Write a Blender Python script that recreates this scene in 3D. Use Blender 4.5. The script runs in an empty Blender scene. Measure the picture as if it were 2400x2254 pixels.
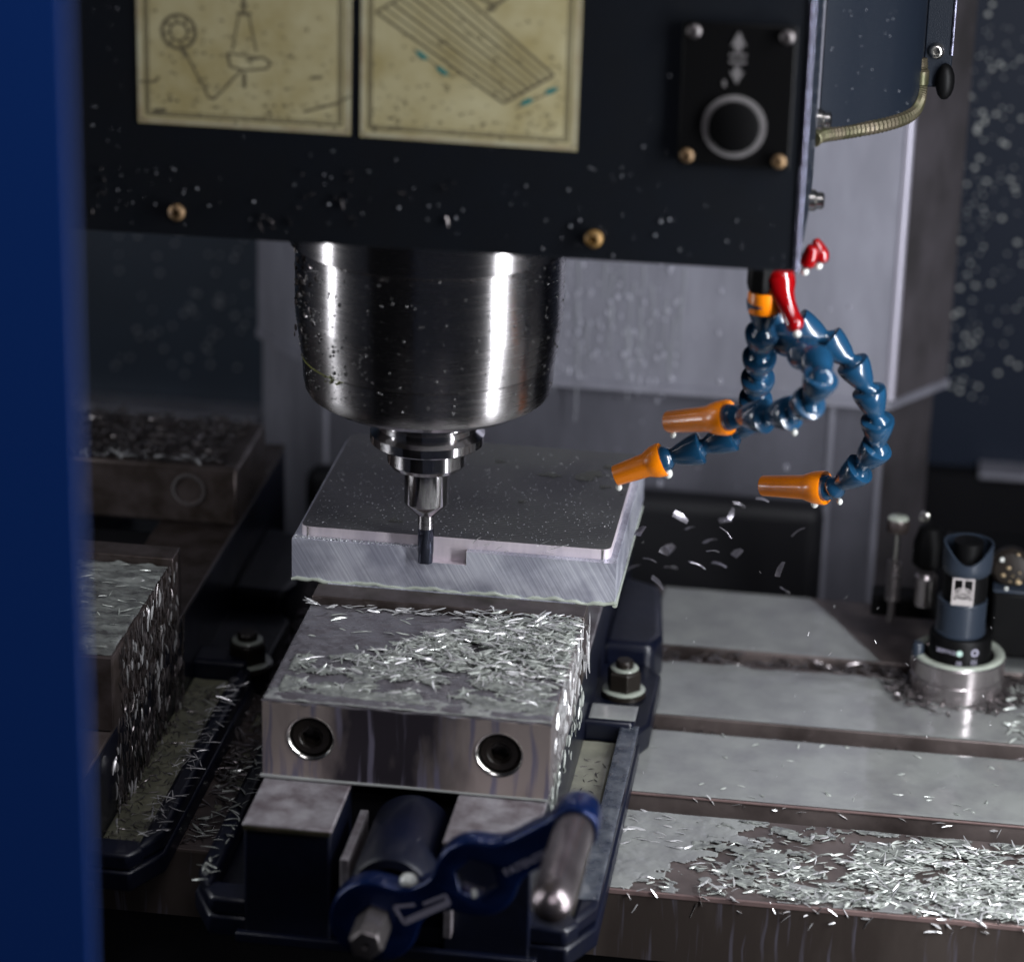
import bpy, math, random
import numpy as np
from mathutils import Vector, Matrix
random.seed(7); rng = np.random.RandomState(7)
scn = bpy.context.scene
col = scn.collection
MM = 0.001
R = math.radians

# ------------------------------------------------------------------ camera
# machine coordinates in millimetres: tool axis at x=0,y=0, table top at z=0
def cam_matrix(yaw, pit, rol, loc):
    cy, sy, cp, sp = math.cos(yaw), math.sin(yaw), math.cos(pit), math.sin(pit)
    fwd = Vector((-sy*cp, cy*cp, -sp)); right = Vector((cy, sy, 0)); up = right.cross(fwd)
    r = right*math.cos(rol) + up*math.sin(rol); u = -right*math.sin(rol) + up*math.cos(rol)
    m = Matrix((r, u, -fwd)).transposed().to_4x4()
    m.translation = Vector(loc)*MM
    return m
cd = bpy.data.cameras.new('camera'); cam = bpy.data.objects.new('camera', cd); col.objects.link(cam)
cam.matrix_world = cam_matrix(R(7.5), R(21.4), R(1.6), (247.03, -1515.8, 785.62))
cd.sensor_width = 36; cd.lens = 7000/2400*36; cd.clip_start = 0.05; cd.clip_end = 20
cd.dof.use_dof = True; cd.dof.focus_distance = 1.652; cd.dof.aperture_fstop = 4.6
scn.camera = cam

# ------------------------------------------------------------------ light
w = bpy.data.worlds.new('World'); scn.world = w; w.use_nodes = True
bg = w.node_tree.nodes['Background']; bg.inputs[0].default_value = (0.55, 0.62, 0.85, 1); bg.inputs[1].default_value = 0.025
def area(name, loc, target, sx, sy, power, color, spread=180):
    l = bpy.data.lights.new(name, 'AREA'); l.shape = 'RECTANGLE'; l.size = sx; l.size_y = sy
    l.energy = power; l.color = color; l.spread = R(spread)
    o = bpy.data.objects.new(name, l); col.objects.link(o)
    o.location = Vector(loc)*MM
    d = (Vector(target)-Vector(loc)).normalized()
    o.rotation_euler = d.to_track_quat('-Z', 'Y').to_euler()
    return o
area('work_lamp_right', (560, -240, 330), (0, 60, 130), 0.045, 0.75, 6.4, (0.93, 0.95, 1.0))
area('work_lamp_left', (-585, -150, 420), (0, 0, 330), 0.05, 0.60, 2.2, (0.93, 0.95, 1.0))
area('room_lamp', (520, -1050, 1650), (30, 0, 150), 0.6, 0.3, 6.4, (0.95, 0.93, 1.0))
scn.view_settings.view_transform = 'Standard'; scn.view_settings.look = 'None'
scn.view_settings.exposure = 0.25; scn.view_settings.gamma = 1.0
scn.render.engine = 'CYCLES'
scn.cycles.use_denoising = True
scn.cycles.sample_clamp_indirect = 4.0
scn.cycles.max_bounces = 8

# ------------------------------------------------------------------ materials
def mat(name, color, rough=0.5, metal=0.0, var=0.0, vscale=30, bump=0.0, bscale=200, coat=0.0, spec=0.5,
        color2=None, stretch=(1, 1, 1), aniso=0.0, tangent=False, detail=6, contrast=(0.35, 0.65)):
    m = bpy.data.materials.new(name); m.use_nodes = True
    nt = m.node_tree; p = nt.nodes['Principled BSDF']
    p.inputs['Base Color'].default_value = (*color, 1)
    p.inputs['Roughness'].default_value = rough; p.inputs['Metallic'].default_value = metal
    p.inputs['Specular IOR Level'].default_value = spec
    p.inputs['Coat Weight'].default_value = coat; p.inputs['Coat Roughness'].default_value = 0.08
    tc = nt.nodes.new('ShaderNodeTexCoord'); mp = nt.nodes.new('ShaderNodeMapping')
    nt.links.new(tc.outputs['Object'], mp.inputs['Vector']); mp.inputs['Scale'].default_value = stretch
    if color2 is not None or var > 0:
        n = nt.nodes.new('ShaderNodeTexNoise'); n.inputs['Scale'].default_value = vscale
        n.inputs['Detail'].default_value = detail; n.inputs['Roughness'].default_value = 0.6
        nt.links.new(mp.outputs['Vector'], n.inputs['Vector'])
        cr = nt.nodes.new('ShaderNodeValToRGB')
        cr.color_ramp.elements[0].position = contrast[0]; cr.color_ramp.elements[1].position = contrast[1]
        c2 = color2 if color2 is not None else tuple(c*(1-var) for c in color)
        cr.color_ramp.elements[0].color = (*c2, 1); cr.color_ramp.elements[1].color = (*color, 1)
        nt.links.new(n.outputs['Fac'], cr.inputs['Fac']); nt.links.new(cr.outputs['Color'], p.inputs['Base Color'])
        if var > 0:
            mr = nt.nodes.new('ShaderNodeMapRange'); mr.inputs['To Min'].default_value = min(1, rough*1.35)
            mr.inputs['To Max'].default_value = rough*0.75
            nt.links.new(n.outputs['Fac'], mr.inputs['Value']); nt.links.new(mr.outputs['Result'], p.inputs['Roughness'])
    if bump > 0:
        n2 = nt.nodes.new('ShaderNodeTexNoise'); n2.inputs['Scale'].default_value = bscale
        n2.inputs['Detail'].default_value = 4
        nt.links.new(mp.outputs['Vector'], n2.inputs['Vector'])
        b = nt.nodes.new('ShaderNodeBump'); b.inputs['Strength'].default_value = 1.0
        b.inputs['Distance'].default_value = bump*MM
        nt.links.new(n2.outputs['Fac'], b.inputs['Height']); nt.links.new(b.outputs['Normal'], p.inputs['Normal'])
    if aniso:
        p.inputs['Anisotropic'].default_value = aniso
        t = nt.nodes.new('ShaderNodeTangent'); t.direction_type = 'RADIAL'; t.axis = 'Z'
        nt.links.new(t.outputs['Tangent'], p.inputs['Tangent']); p.inputs['Anisotropic Rotation'].default_value = 0.25
    return m

M = {}
M['head'] = mat('dark_painted_sheet', (0.0065, 0.0085, 0.0125), 0.45, spec=.3, var=0.35, vscale=25, bump=0.15, bscale=900)
M['head_side'] = mat('dark_blue_paint', (0.0045, 0.0072, 0.0125), 0.5, spec=.2, bump=0.2, bscale=1500)
M['wall'] = mat('dark_wall_paint', (0.034, 0.050, 0.076), 0.45, var=0.3, vscale=6)
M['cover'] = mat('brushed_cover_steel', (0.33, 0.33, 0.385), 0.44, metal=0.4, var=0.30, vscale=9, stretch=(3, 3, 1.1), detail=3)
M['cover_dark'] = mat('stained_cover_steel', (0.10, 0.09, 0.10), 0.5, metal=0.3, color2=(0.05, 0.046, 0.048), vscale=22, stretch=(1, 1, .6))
M['ridge'] = mat('cover_fold_highlight', (0.5, 0.48, 0.56), 0.4, metal=0.4)  # corner highlight put into a paler colour for the fold rod
M['door'] = mat('blue_door_paint', (0.010, 0.085, 0.44), 0.5)
M['sticker'] = mat('yellowed_sticker', (0.62, 0.57, 0.34), 0.5, color2=(0.44, 0.37, 0.17), vscale=45, detail=8, contrast=(0.3, 0.7))
M['sticker_edge'] = mat('sticker_edge_white', (0.52, 0.50, 0.34), 0.5, color2=(0.4, 0.33, 0.2), vscale=60)
M['print'] = mat('faded_print', (0.15, 0.13, 0.075), 0.6)
M['teal'] = mat('teal_print', (0.01, 0.20, 0.19), 0.6)
M['black'] = mat('black_plastic', (0.002, 0.002, 0.0022), 0.5, spec=0.15)
M['ring'] = mat('grey_ring_print', (0.20, 0.19, 0.19), 0.5, var=0.3, vscale=80)
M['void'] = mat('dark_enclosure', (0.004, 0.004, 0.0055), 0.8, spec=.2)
M['chrome'] = mat('bright_metal', (0.62, 0.60, 0.56), 0.2, metal=1.0)
M['rustscrew'] = mat('rusty_screw', (0.30, 0.19, 0.09), 0.5, metal=0.5, color2=(0.08, 0.05, 0.03), vscale=400)
M['brass'] = mat('brass_conduit', (0.13, 0.105, 0.075), 0.42, metal=0.7, color2=(0.06, 0.06, 0.03), vscale=60)
M['turned'] = mat('turned_steel', (0.50, 0.48, 0.48), 0.25, metal=1.0, aniso=0.88, var=0.12, vscale=40, bump=0.012, bscale=300, stretch=(1, 1, 14))
M['holder'] = mat('holder_steel', (0.58, 0.56, 0.57), 0.15, metal=1.0, aniso=0.75)
M['carbide'] = mat('carbide', (0.06, 0.065, 0.09), 0.22, metal=0.9)
M['steel'] = mat('ground_steel', (0.32, 0.29, 0.29), 0.38, metal=0.75, color2=(0.13, 0.11, 0.115), vscale=16, bump=0.03, bscale=500, stretch=(1, 1, .4), contrast=(0.3, .62))
M['steel_dark'] = mat('dark_and_dimmed_steel', (0.105, 0.085, 0.083), 0.32, metal=0.55, color2=(0.045, 0.034, 0.028), vscale=60, bump=0.03, bscale=700)
M['steel_worn'] = mat('worn_way_steel', (0.37, 0.355, 0.375), 0.42, metal=0.5, color2=(0.15, 0.125, 0.135), vscale=70, bump=0.05, bscale=400)
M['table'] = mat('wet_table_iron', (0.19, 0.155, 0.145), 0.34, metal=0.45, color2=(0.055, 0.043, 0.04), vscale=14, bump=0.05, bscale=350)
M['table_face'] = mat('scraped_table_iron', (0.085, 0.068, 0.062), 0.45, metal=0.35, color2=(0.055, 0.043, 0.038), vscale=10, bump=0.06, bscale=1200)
M['navy'] = mat('navy_cast_paint', (0.0022, 0.0038, 0.014), 0.36, var=0.4, vscale=25, bump=0.25, bscale=120, coat=0.15)
M['blue'] = mat('blue_anodised', (0.003, 0.016, 0.085), 0.24, metal=0.5, coat=0.3, var=0.3, vscale=50)
M['grip'] = mat('grip_steel', (0.34, 0.30, 0.31), 0.27, metal=0.9, color2=(0.18, 0.15, 0.155), vscale=70)
M['hexsteel'] = mat('hex_steel', (0.22, 0.20, 0.20), 0.28, metal=0.8, var=0.3, vscale=60)
M['blackox'] = mat('black_oxide', (0.018, 0.014, 0.011), 0.35, metal=0.3, bump=0.05, bscale=500)
M['hose'] = mat('blue_hose_plastic', (0.007, 0.042, 0.092), 0.22, coat=0.5, var=0.15, vscale=60)
M['orange'] = mat('orange_nozzle_plastic', (1.0, 0.26, 0.002), 0.3, coat=0.3, var=0.08, vscale=80)
M['red'] = mat('red_vinyl', (0.22, 0.001, 0.002), 0.16, coat=0.7)
M['coolant'] = mat('milky_coolant', (0.27, 0.28, 0.265), 0.16, color2=(0.17, 0.17, 0.175), vscale=22, bump=0.25, bscale=45, coat=0.8, contrast=(.3, .6))
M['coolant_jaw'] = mat('thin_grey_coolant', (0.155, 0.15, 0.165), 0.22, metal=.2, color2=(0.10, 0.09, 0.10), vscale=60, bump=0.25, bscale=90, coat=0.5)
M['coolant_lumpy'] = mat('lumpy_coolant', (0.17, 0.18, 0.17), 0.24, color2=(0.05, 0.05, 0.05), vscale=90, bump=0.4, bscale=160, coat=0.5, stretch=(.6, 1.4, 1))
M['slurry'] = mat('chip_slurry', (0.26, 0.275, 0.25), 0.2, color2=(0.12, 0.125, 0.12), vscale=140, bump=0.3, bscale=260, coat=0.6)
M['coolant_pool'] = mat('pale_yellow_coolant', (0.30, 0.30, 0.23), 0.22, color2=(0.20, 0.20, 0.16), vscale=50, coat=0.4)
M['coolant_wetblue'] = mat('wet_blue_grey_skin', (0.105, 0.115, 0.13), 0.18, color2=(0.02, 0.026, 0.042), vscale=60, coat=0.6)
M['coolant_green'] = mat('green_milky_coolant', (0.40, 0.44, 0.37), 0.2, color2=(0.26, 0.28, 0.24), vscale=40, coat=0.5)
M['coolant_yellow'] = mat('chip_laden_coolant', (0.20, 0.20, 0.135), 0.28, color2=(0.11, 0.115, 0.085), vscale=60, bump=0.2, bscale=250, coat=0.3)
M['lildrop'] = mat('clear_lilac_drop', (0.40, 0.40, 0.46), 0.08, coat=1.0)
M['drop'] = mat('milky_drop', (0.62, 0.64, 0.60), 0.1, coat=0.6)
M['dropdim'] = mat('dried_drop', (0.33, 0.34, 0.37), 0.15, coat=0.8)
M['bubble'] = mat('clear_droplet', (0.10, 0.10, 0.10), 0.05, coat=1.0)
M['chip'] = mat('aluminium_chip', (0.74, 0.74, 0.74), 0.26, metal=0.5, var=0.35, vscale=160)
M['flake'] = mat('flying_flake', (0.42, 0.40, 0.44), 0.3, metal=0.85, var=.4, vscale=200)
M['chip_wet'] = mat('coolant_wet_chip', (0.60, 0.63, 0.58), 0.25, metal=0.15, color2=(0.22, 0.24, 0.22), vscale=140, coat=0.5)
M['chip_dark'] = mat('dull_wet_chip', (0.19, 0.17, 0.17), 0.25, metal=0.6, color2=(0.07, 0.06, 0.06), vscale=120, coat=0.4)
M['setter'] = mat('setter_blue_grey', (0.018, 0.026, 0.040), 0.42, coat=0.1)
M['label_white'] = mat('label_white', (0.38, 0.35, 0.34), 0.5)
M['ring_steel'] = mat('setter_ring_steel', (0.46, 0.42, 0.42), 0.26, metal=0.9, aniso=0.6)
M['gold'] = mat('gold_chips', (0.65, 0.5, 0.3), 0.3, metal=0.8)

# saw-cut workpiece side: diagonal scratches
def saw_material():
    m = mat('sawn_aluminium', (0.30, 0.31, 0.36), 0.38, metal=0.55)
    nt = m.node_tree; p = nt.nodes['Principled BSDF']
    tc = nt.nodes.new('ShaderNodeTexCoord'); mp = nt.nodes.new('ShaderNodeMapping')
    mp.inputs['Scale'].default_value = (900, 900, 16)
    nt.links.new(tc.outputs['Object'], mp.inputs['Vector'])
    # rotate first, then scale: use two mapping nodes
    mp0 = nt.nodes.new('ShaderNodeMapping'); mp0.inputs['Rotation'].default_value = (0, R(30), 0)
    nt.links.new(tc.outputs['Object'], mp0.inputs['Vector']); mp.inputs['Rotation'].default_value = (0, 0, 0)
    nt.links.new(mp0.outputs['Vector'], mp.inputs['Vector'])
    n = nt.nodes.new('ShaderNodeTexNoise'); n.inputs['Scale'].default_value = 1.0; n.inputs['Detail'].default_value = 5
    nt.links.new(mp.outputs['Vector'], n.inputs['Vector'])
    n2 = nt.nodes.new('ShaderNodeTexNoise'); n2.inputs['Scale'].default_value = 38; n2.inputs['Detail'].default_value = 7
    nt.links.new(tc.outputs['Object'], n2.inputs['Vector'])
    cr = nt.nodes.new('ShaderNodeValToRGB')
    e = cr.color_ramp.elements; e[0].position = 0.34; e[0].color = (0.52, 0.53, 0.62, 1); e[1].position = 0.80; e[1].color = (0.92, 0.94, 1, 1)
    nt.links.new(n.outputs['Fac'], cr.inputs['Fac'])
    cr2 = nt.nodes.new('ShaderNodeValToRGB'); e = cr2.color_ramp.elements
    e[0].position = 0.42; e[0].color = (0.62, 0.62, 0.66, 1); e[1].position = 0.60; e[1].color = (1, 1, 1, 1)
    nt.links.new(n2.outputs['Fac'], cr2.inputs['Fac'])
    mx = nt.nodes.new('ShaderNodeMix'); mx.data_type = 'RGBA'; mx.blend_type = 'MULTIPLY'; mx.inputs[0].default_value = 1
    nt.links.new(cr.outputs['Color'], mx.inputs[6]); nt.links.new(cr2.outputs['Color'], mx.inputs[7])
    nt.links.new(mx.outputs[2], p.inputs['Base Color'])
    b = nt.nodes.new('ShaderNodeBump'); b.inputs['Distance'].default_value = 0.00012
    nt.links.new(n.outputs['Fac'], b.inputs['Height']); nt.links.new(b.outputs['Normal'], p.inputs['Normal'])
    return m
M['sawn'] = saw_material()
def grooved_material():
    m = mat('milled_top_aluminium', (0.105, 0.105, 0.115), 0.36, metal=0.75)
    nt = m.node_tree; p = nt.nodes['Principled BSDF']
    tc = nt.nodes.new('ShaderNodeTexCoord')
    wv = nt.nodes.new('ShaderNodeTexWave'); wv.bands_direction = 'Y'; wv.inputs['Scale'].default_value = 120
    wv.inputs['Distortion'].default_value = 0.4; wv.inputs['Detail'].default_value = 1
    nt.links.new(tc.outputs['Object'], wv.inputs['Vector'])
    n = nt.nodes.new('ShaderNodeTexNoise'); n.inputs['Scale'].default_value = 13; n.inputs['Detail'].default_value = 3
    nt.links.new(tc.outputs['Object'], n.inputs['Vector'])
    cr = nt.nodes.new('ShaderNodeValToRGB'); e = cr.color_ramp.elements
    e[0].position = 0.40; e[0].color = (0.15, 0.145, 0.155, 1); e[1].position = 0.66; e[1].color = (0.23, 0.23, 0.22, 1)
    nt.links.new(n.outputs['Fac'], cr.inputs['Fac']); nt.links.new(cr.outputs['Color'], p.inputs['Base Color'])
    b = nt.nodes.new('ShaderNodeBump'); b.inputs['Distance'].default_value = 0.00016
    nt.links.new(wv.outputs['Fac'], b.inputs['Height']); nt.links.new(b.outputs['Normal'], p.inputs['Normal'])
    return m
M['grooved'] = grooved_material()
M['milled'] = mat('fresh_milled_aluminium', (0.85, 0.76, 0.80), 0.34, metal=0.35, color2=(0.6, 0.54, 0.60), vscale=60, stretch=(1, 1, .2))
def streaked(name, base, dark, streak, cgrad=0.0, th=0.55):
    """steel face with dried vertical run marks"""
    m = mat(name, base, 0.4, metal=0.6)
    nt = m.node_tree; p = nt.nodes['Principled BSDF']
    tc = nt.nodes.new('ShaderNodeTexCoord')
    nz = nt.nodes.new('ShaderNodeTexNoise'); nz.inputs['Scale'].default_value = 30; nz.inputs['Detail'].default_value = 2
    nt.links.new(tc.outputs['Object'], nz.inputs['Vector'])
    add = nt.nodes.new('ShaderNodeMix'); add.data_type = 'VECTOR'; add.inputs[0].default_value = 0.006
    nt.links.new(tc.outputs['Object'], add.inputs[4]); nt.links.new(nz.outputs['Color'], add.inputs[5])
    mp = nt.nodes.new('ShaderNodeMapping'); mp.inputs['Scale'].default_value = (170, 0.0, 9)
    nt.links.new(add.outputs[1], mp.inputs['Vector'])
    n = nt.nodes.new('ShaderNodeTexNoise'); n.inputs['Scale'].default_value = 1; n.inputs['Detail'].default_value = 3
    nt.links.new(mp.outputs['Vector'], n.inputs['Vector'])
    cr = nt.nodes.new('ShaderNodeValToRGB'); e = cr.color_ramp.elements
    e[0].position = th; e[0].color = (0, 0, 0, 1); e[1].position = th+.08; e[1].color = (1, 1, 1, 1)
    nt.links.new(n.outputs['Fac'], cr.inputs['Fac'])
    mp2 = nt.nodes.new('ShaderNodeMapping'); mp2.inputs['Scale'].default_value = (22, 22, 8)
    nt.links.new(tc.outputs['Object'], mp2.inputs['Vector'])
    n2 = nt.nodes.new('ShaderNodeTexNoise'); n2.inputs['Scale'].default_value = 1; n2.inputs['Detail'].default_value = 5
    nt.links.new(mp2.outputs['Vector'], n2.inputs['Vector'])
    cr2 = nt.nodes.new('ShaderNodeValToRGB'); e = cr2.color_ramp.elements
    e[0].position = 0.42; e[0].color = (*dark, 1); e[1].position = 0.60; e[1].color = (*base, 1)
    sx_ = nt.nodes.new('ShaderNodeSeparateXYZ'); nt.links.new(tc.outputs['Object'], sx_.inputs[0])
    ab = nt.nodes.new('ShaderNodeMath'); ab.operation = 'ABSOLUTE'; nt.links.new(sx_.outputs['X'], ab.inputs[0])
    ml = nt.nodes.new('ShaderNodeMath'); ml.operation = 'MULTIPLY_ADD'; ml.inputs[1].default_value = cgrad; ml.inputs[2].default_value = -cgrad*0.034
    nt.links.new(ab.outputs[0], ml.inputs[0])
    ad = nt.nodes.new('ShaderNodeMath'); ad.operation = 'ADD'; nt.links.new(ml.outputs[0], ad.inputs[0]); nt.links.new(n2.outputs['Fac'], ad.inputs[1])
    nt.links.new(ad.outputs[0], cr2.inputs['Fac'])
    mx = nt.nodes.new('ShaderNodeMix'); mx.data_type = 'RGBA'
    nt.links.new(cr.outputs['Color'], mx.inputs[0]); nt.links.new(cr2.outputs['Color'], mx.inputs[6]); mx.inputs[7].default_value = (*streak, 1)
    nt.links.new(mx.outputs[2], p.inputs['Base Color'])
    n3 = nt.nodes.new('ShaderNodeTexNoise'); n3.inputs['Scale'].default_value = 900
    nt.links.new(tc.outputs['Object'], n3.inputs['Vector'])
    b = nt.nodes.new('ShaderNodeBump'); b.inputs['Distance'].default_value = 0.00004
    nt.links.new(n3.outputs['Fac'], b.inputs['Height']); nt.links.new(b.outputs['Normal'], p.inputs['Normal'])
    return m
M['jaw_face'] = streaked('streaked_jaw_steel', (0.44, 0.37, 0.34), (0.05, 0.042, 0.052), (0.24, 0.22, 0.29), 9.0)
M['apron_face'] = streaked('streaked_table_iron', (0.12, 0.097, 0.085), (0.08, 0.063, 0.055), (0.16, 0.145, 0.175), th=.58)

# ------------------------------------------------------------------ mesh building
class MB:
    def __init__(s): s.v = []; s.f = []
    def add(s, verts, faces):
        o = len(s.v); s.v += [tuple(v) for v in verts]; s.f += [tuple(i+o for i in f) for f in faces]; return s
    def box(s, x0, x1, y0, y1, z0, z1):
        return s.add([(x0,y0,z0),(x1,y0,z0),(x1,y1,z0),(x0,y1,z0),(x0,y0,z1),(x1,y0,z1),(x1,y1,z1),(x0,y1,z1)],
                     [(0,3,2,1),(4,5,6,7),(0,1,5,4),(1,2,6,5),(2,3,7,6),(3,0,4,7)])
    def prism(s, poly, axis, a0, a1):
        """poly: 2D points; axis z: (x,y), axis y: (x,z), axis x: (y,z)"""
        n = len(poly)
        def P(p, a):
            return {'z': (p[0], p[1], a), 'y': (p[0], a, p[1]), 'x': (a, p[0], p[1])}[axis]
        ar = sum(poly[i][0]*poly[(i+1) % n][1]-poly[(i+1) % n][0]*poly[i][1] for i in range(n))
        flip = (ar < 0) != (axis == 'y')
        vs = [P(p, a0) for p in poly]+[P(p, a1) for p in poly]
        fs = [tuple(range(n-1, -1, -1)), tuple(range(n, 2*n))]+[(i, (i+1) % n, n+(i+1) % n, n+i) for i in range(n)]
        if flip: fs = [tuple(reversed(f)) for f in fs]
        return s.add(vs, fs)
    def lathe(s, origin, direction, prof, n=48, cap=True):
        """prof: list of (radius, distance along direction)"""
        d = Vector(direction).normalized(); o = Vector(origin)
        a = d.orthogonal().normalized(); b = d.cross(a)
        vs = []; fs = []
        for r, t in prof:
            for i in range(n):
                an = 2*math.pi*i/n
                vs.append(o+d*t+(a*math.cos(an)+b*math.sin(an))*r)
        for k in range(len(prof)-1):
            for i in range(n):
                j = (i+1) % n
                fs.append((k*n+i, k*n+j, (k+1)*n+j, (k+1)*n+i))
        if cap:
            fs.append(tuple(range(n-1, -1, -1))); fs.append(tuple((len(prof)-1)*n+i for i in range(n)))
        if prof[-1][1] < prof[0][1]: fs = [tuple(reversed(f)) for f in fs]
        return s.add(vs, fs)
    def cyl(s, p0, p1, r0, r1=None, n=24):
        r1 = r0 if r1 is None else r1
        d = Vector(p1)-Vector(p0)
        return s.lathe(p0, d, [(r0, 0), (r1, d.length)], n)
    def tube(s, pts, r, n=12):
        pts = [Vector(p) for p in pts]; m = len(pts); vs = []; fs = []
        rr = r if isinstance(r, (list, tuple)) else [r]*m
        up = None
        for i, p in enumerate(pts):
            t = (pts[min(i+1, m-1)]-pts[max(i-1, 0)]).normalized()
            a = t.orthogonal().normalized() if up is None else (up-t*up.dot(t)).normalized()
            up = a; b = t.cross(a)
            for k in range(n):
                an = 2*math.pi*k/n; vs.append(p+(a*math.cos(an)+b*math.sin(an))*rr[i])
        for i in range(m-1):
            for k in range(n):
                j = (k+1) % n; fs.append((i*n+k, i*n+j, (i+1)*n+j, (i+1)*n+k))
        fs.append(tuple(range(n-1, -1, -1))); fs.append(tuple((m-1)*n+k for k in range(n)))
        return s.add(vs, fs)
    def ball(s, c, r, sz=1.0, n=10, m=6):
        prof = [(max(0.01, r*math.sin(math.pi*i/m)), -r*sz*math.cos(math.pi*i/m)) for i in range(m+1)]
        return s.lathe(c, (0, 0, 1), prof, n)
    def build(s, name, m, parent=None, smooth=35, bevel=0, loc=(0, 0, 0), seg=2):
        org = Vector(parent['_o']) if parent is not None and '_o' in parent else Vector(loc)
        me = bpy.data.meshes.new(name)
        me.from_pydata([tuple((Vector(v)-org)*MM) for v in s.v], [], s.f)
        me.validate(); me.update()
        me.shade_smooth(); me.set_sharp_from_angle(angle=R(smooth))
        me.materials.append(m)
        o = bpy.data.objects.new(name, me); col.objects.link(o)
        if parent is not None:
            o.parent = parent
            o['_o'] = list(org)
        else:
            o.location = org*MM; o['_o'] = list(org)
        if bevel:
            b = o.modifiers.new('edge', 'BEVEL'); b.width = bevel*MM; b.segments = seg; b.limit_method = 'ANGLE'; b.angle_limit = R(40)
            b.harden_normals = False
        return o

def thing(name, label, cat, loc=(0, 0, 0), group=None):
    o = bpy.data.objects.new(name, None); col.objects.link(o); o.empty_display_size = 0.01
    o.location = Vector(loc)*MM; o['_o'] = list(loc); o['label'] = label; o['category'] = cat
    if group: o['group'] = group
    return o
def tag(o, label, cat=None, group=None, kind=None):
    o['label'] = label
    if cat: o['category'] = cat
    if group: o['group'] = group
    if kind: o['kind'] = kind
    return o
def rrect(x0, x1, y0, y1, r, n=6):
    pts = []
    for cx, cy, a in ((x1-r, y0+r, -90), (x1-r, y1-r, 0), (x0+r, y1-r, 90), (x0+r, y0+r, 180)):
        for i in range(n+1):
            t = R(a+90*i/n); pts.append((cx+r*math.cos(t), cy+r*math.sin(t)))
    return pts

# vectorised value noise
def vnoise(x, y, seed=0):
    xi = np.floor(x).astype(int); yi = np.floor(y).astype(int); fx = x-xi; fy = y-yi
    fx = fx*fx*(3-2*fx); fy = fy*fy*(3-2*fy)
    def h(a, b):
        k = (a*374761393+b*668265263+seed*974711) & 0x7fffffff
        k = ((k ^ (k >> 13))*1274126177) & 0x7fffffff
        return ((k ^ (k >> 16)) & 0xffff)/65535.0
    return (h(xi, yi)*(1-fx)+h(xi+1, yi)*fx)*(1-fy)+(h(xi, yi+1)*(1-fx)+h(xi+1, yi+1)*fx)*fy
def fbm(x, y, seed=0, o=4):
    t = 0; a = 0.5
    for i in range(o):
        t = t+a*vnoise(x*2**i+17*i, y*2**i-9*i, seed+i); a *= 0.5
    return t/(1-0.5**o)

def film(name, x0, x1, y0, y1, z, res, wet, height, m, label, cat=None, parent=None, kind='stuff'):
    """sheet of liquid lying on a surface, with a rounded rim; wet(x,y)>0 where there is liquid"""
    nx = max(2, int((x1-x0)/res)+1); ny = max(2, int((y1-y0)/res)+1)
    X, Y = np.meshgrid(np.linspace(x0, x1, nx), np.linspace(y0, y1, ny), indexing='ij')
    W = wet(X, Y)
    ed = np.minimum(np.minimum(X-x0, x1-X), np.minimum(Y-y0, y1-Y))
    rim = np.clip(W/0.06, 0, 1); rim = np.sqrt(np.clip(1-(1-rim)**2, 0, 1))
    er = np.clip((ed+0.4)/2.0, 0, 1); er = np.sqrt(np.clip(1-(1-er)**2, 0, 1))
    Z = z+0.03+height(X, Y)*rim*er
    keep = W > 0
    idx = -np.ones((nx, ny), int)
    cell = keep[:-1, :-1] & keep[1:, :-1] & keep[1:, 1:] & keep[:-1, 1:]
    use = np.zeros((nx, ny), bool)
    use[:-1, :-1] |= cell; use[1:, :-1] |= cell; use[1:, 1:] |= cell; use[:-1, 1:] |= cell
    idx[use] = np.arange(use.sum())
    V = np.stack([X[use], Y[use], Z[use]], 1)
    i, j = np.nonzero(cell)
    F = np.stack([idx[i, j], idx[i+1, j], idx[i+1, j+1], idx[i, j+1]], 1)
    mb = MB(); mb.v = [tuple(v) for v in V.tolist()]; mb.f = [tuple(f) for f in F.tolist()]
    o = mb.build(name, m, parent=parent, smooth=80, loc=((x0+x1)/2, (y0+y1)/2, z))
    if parent is None: tag(o, label, cat, kind=kind)
    return o

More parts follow.
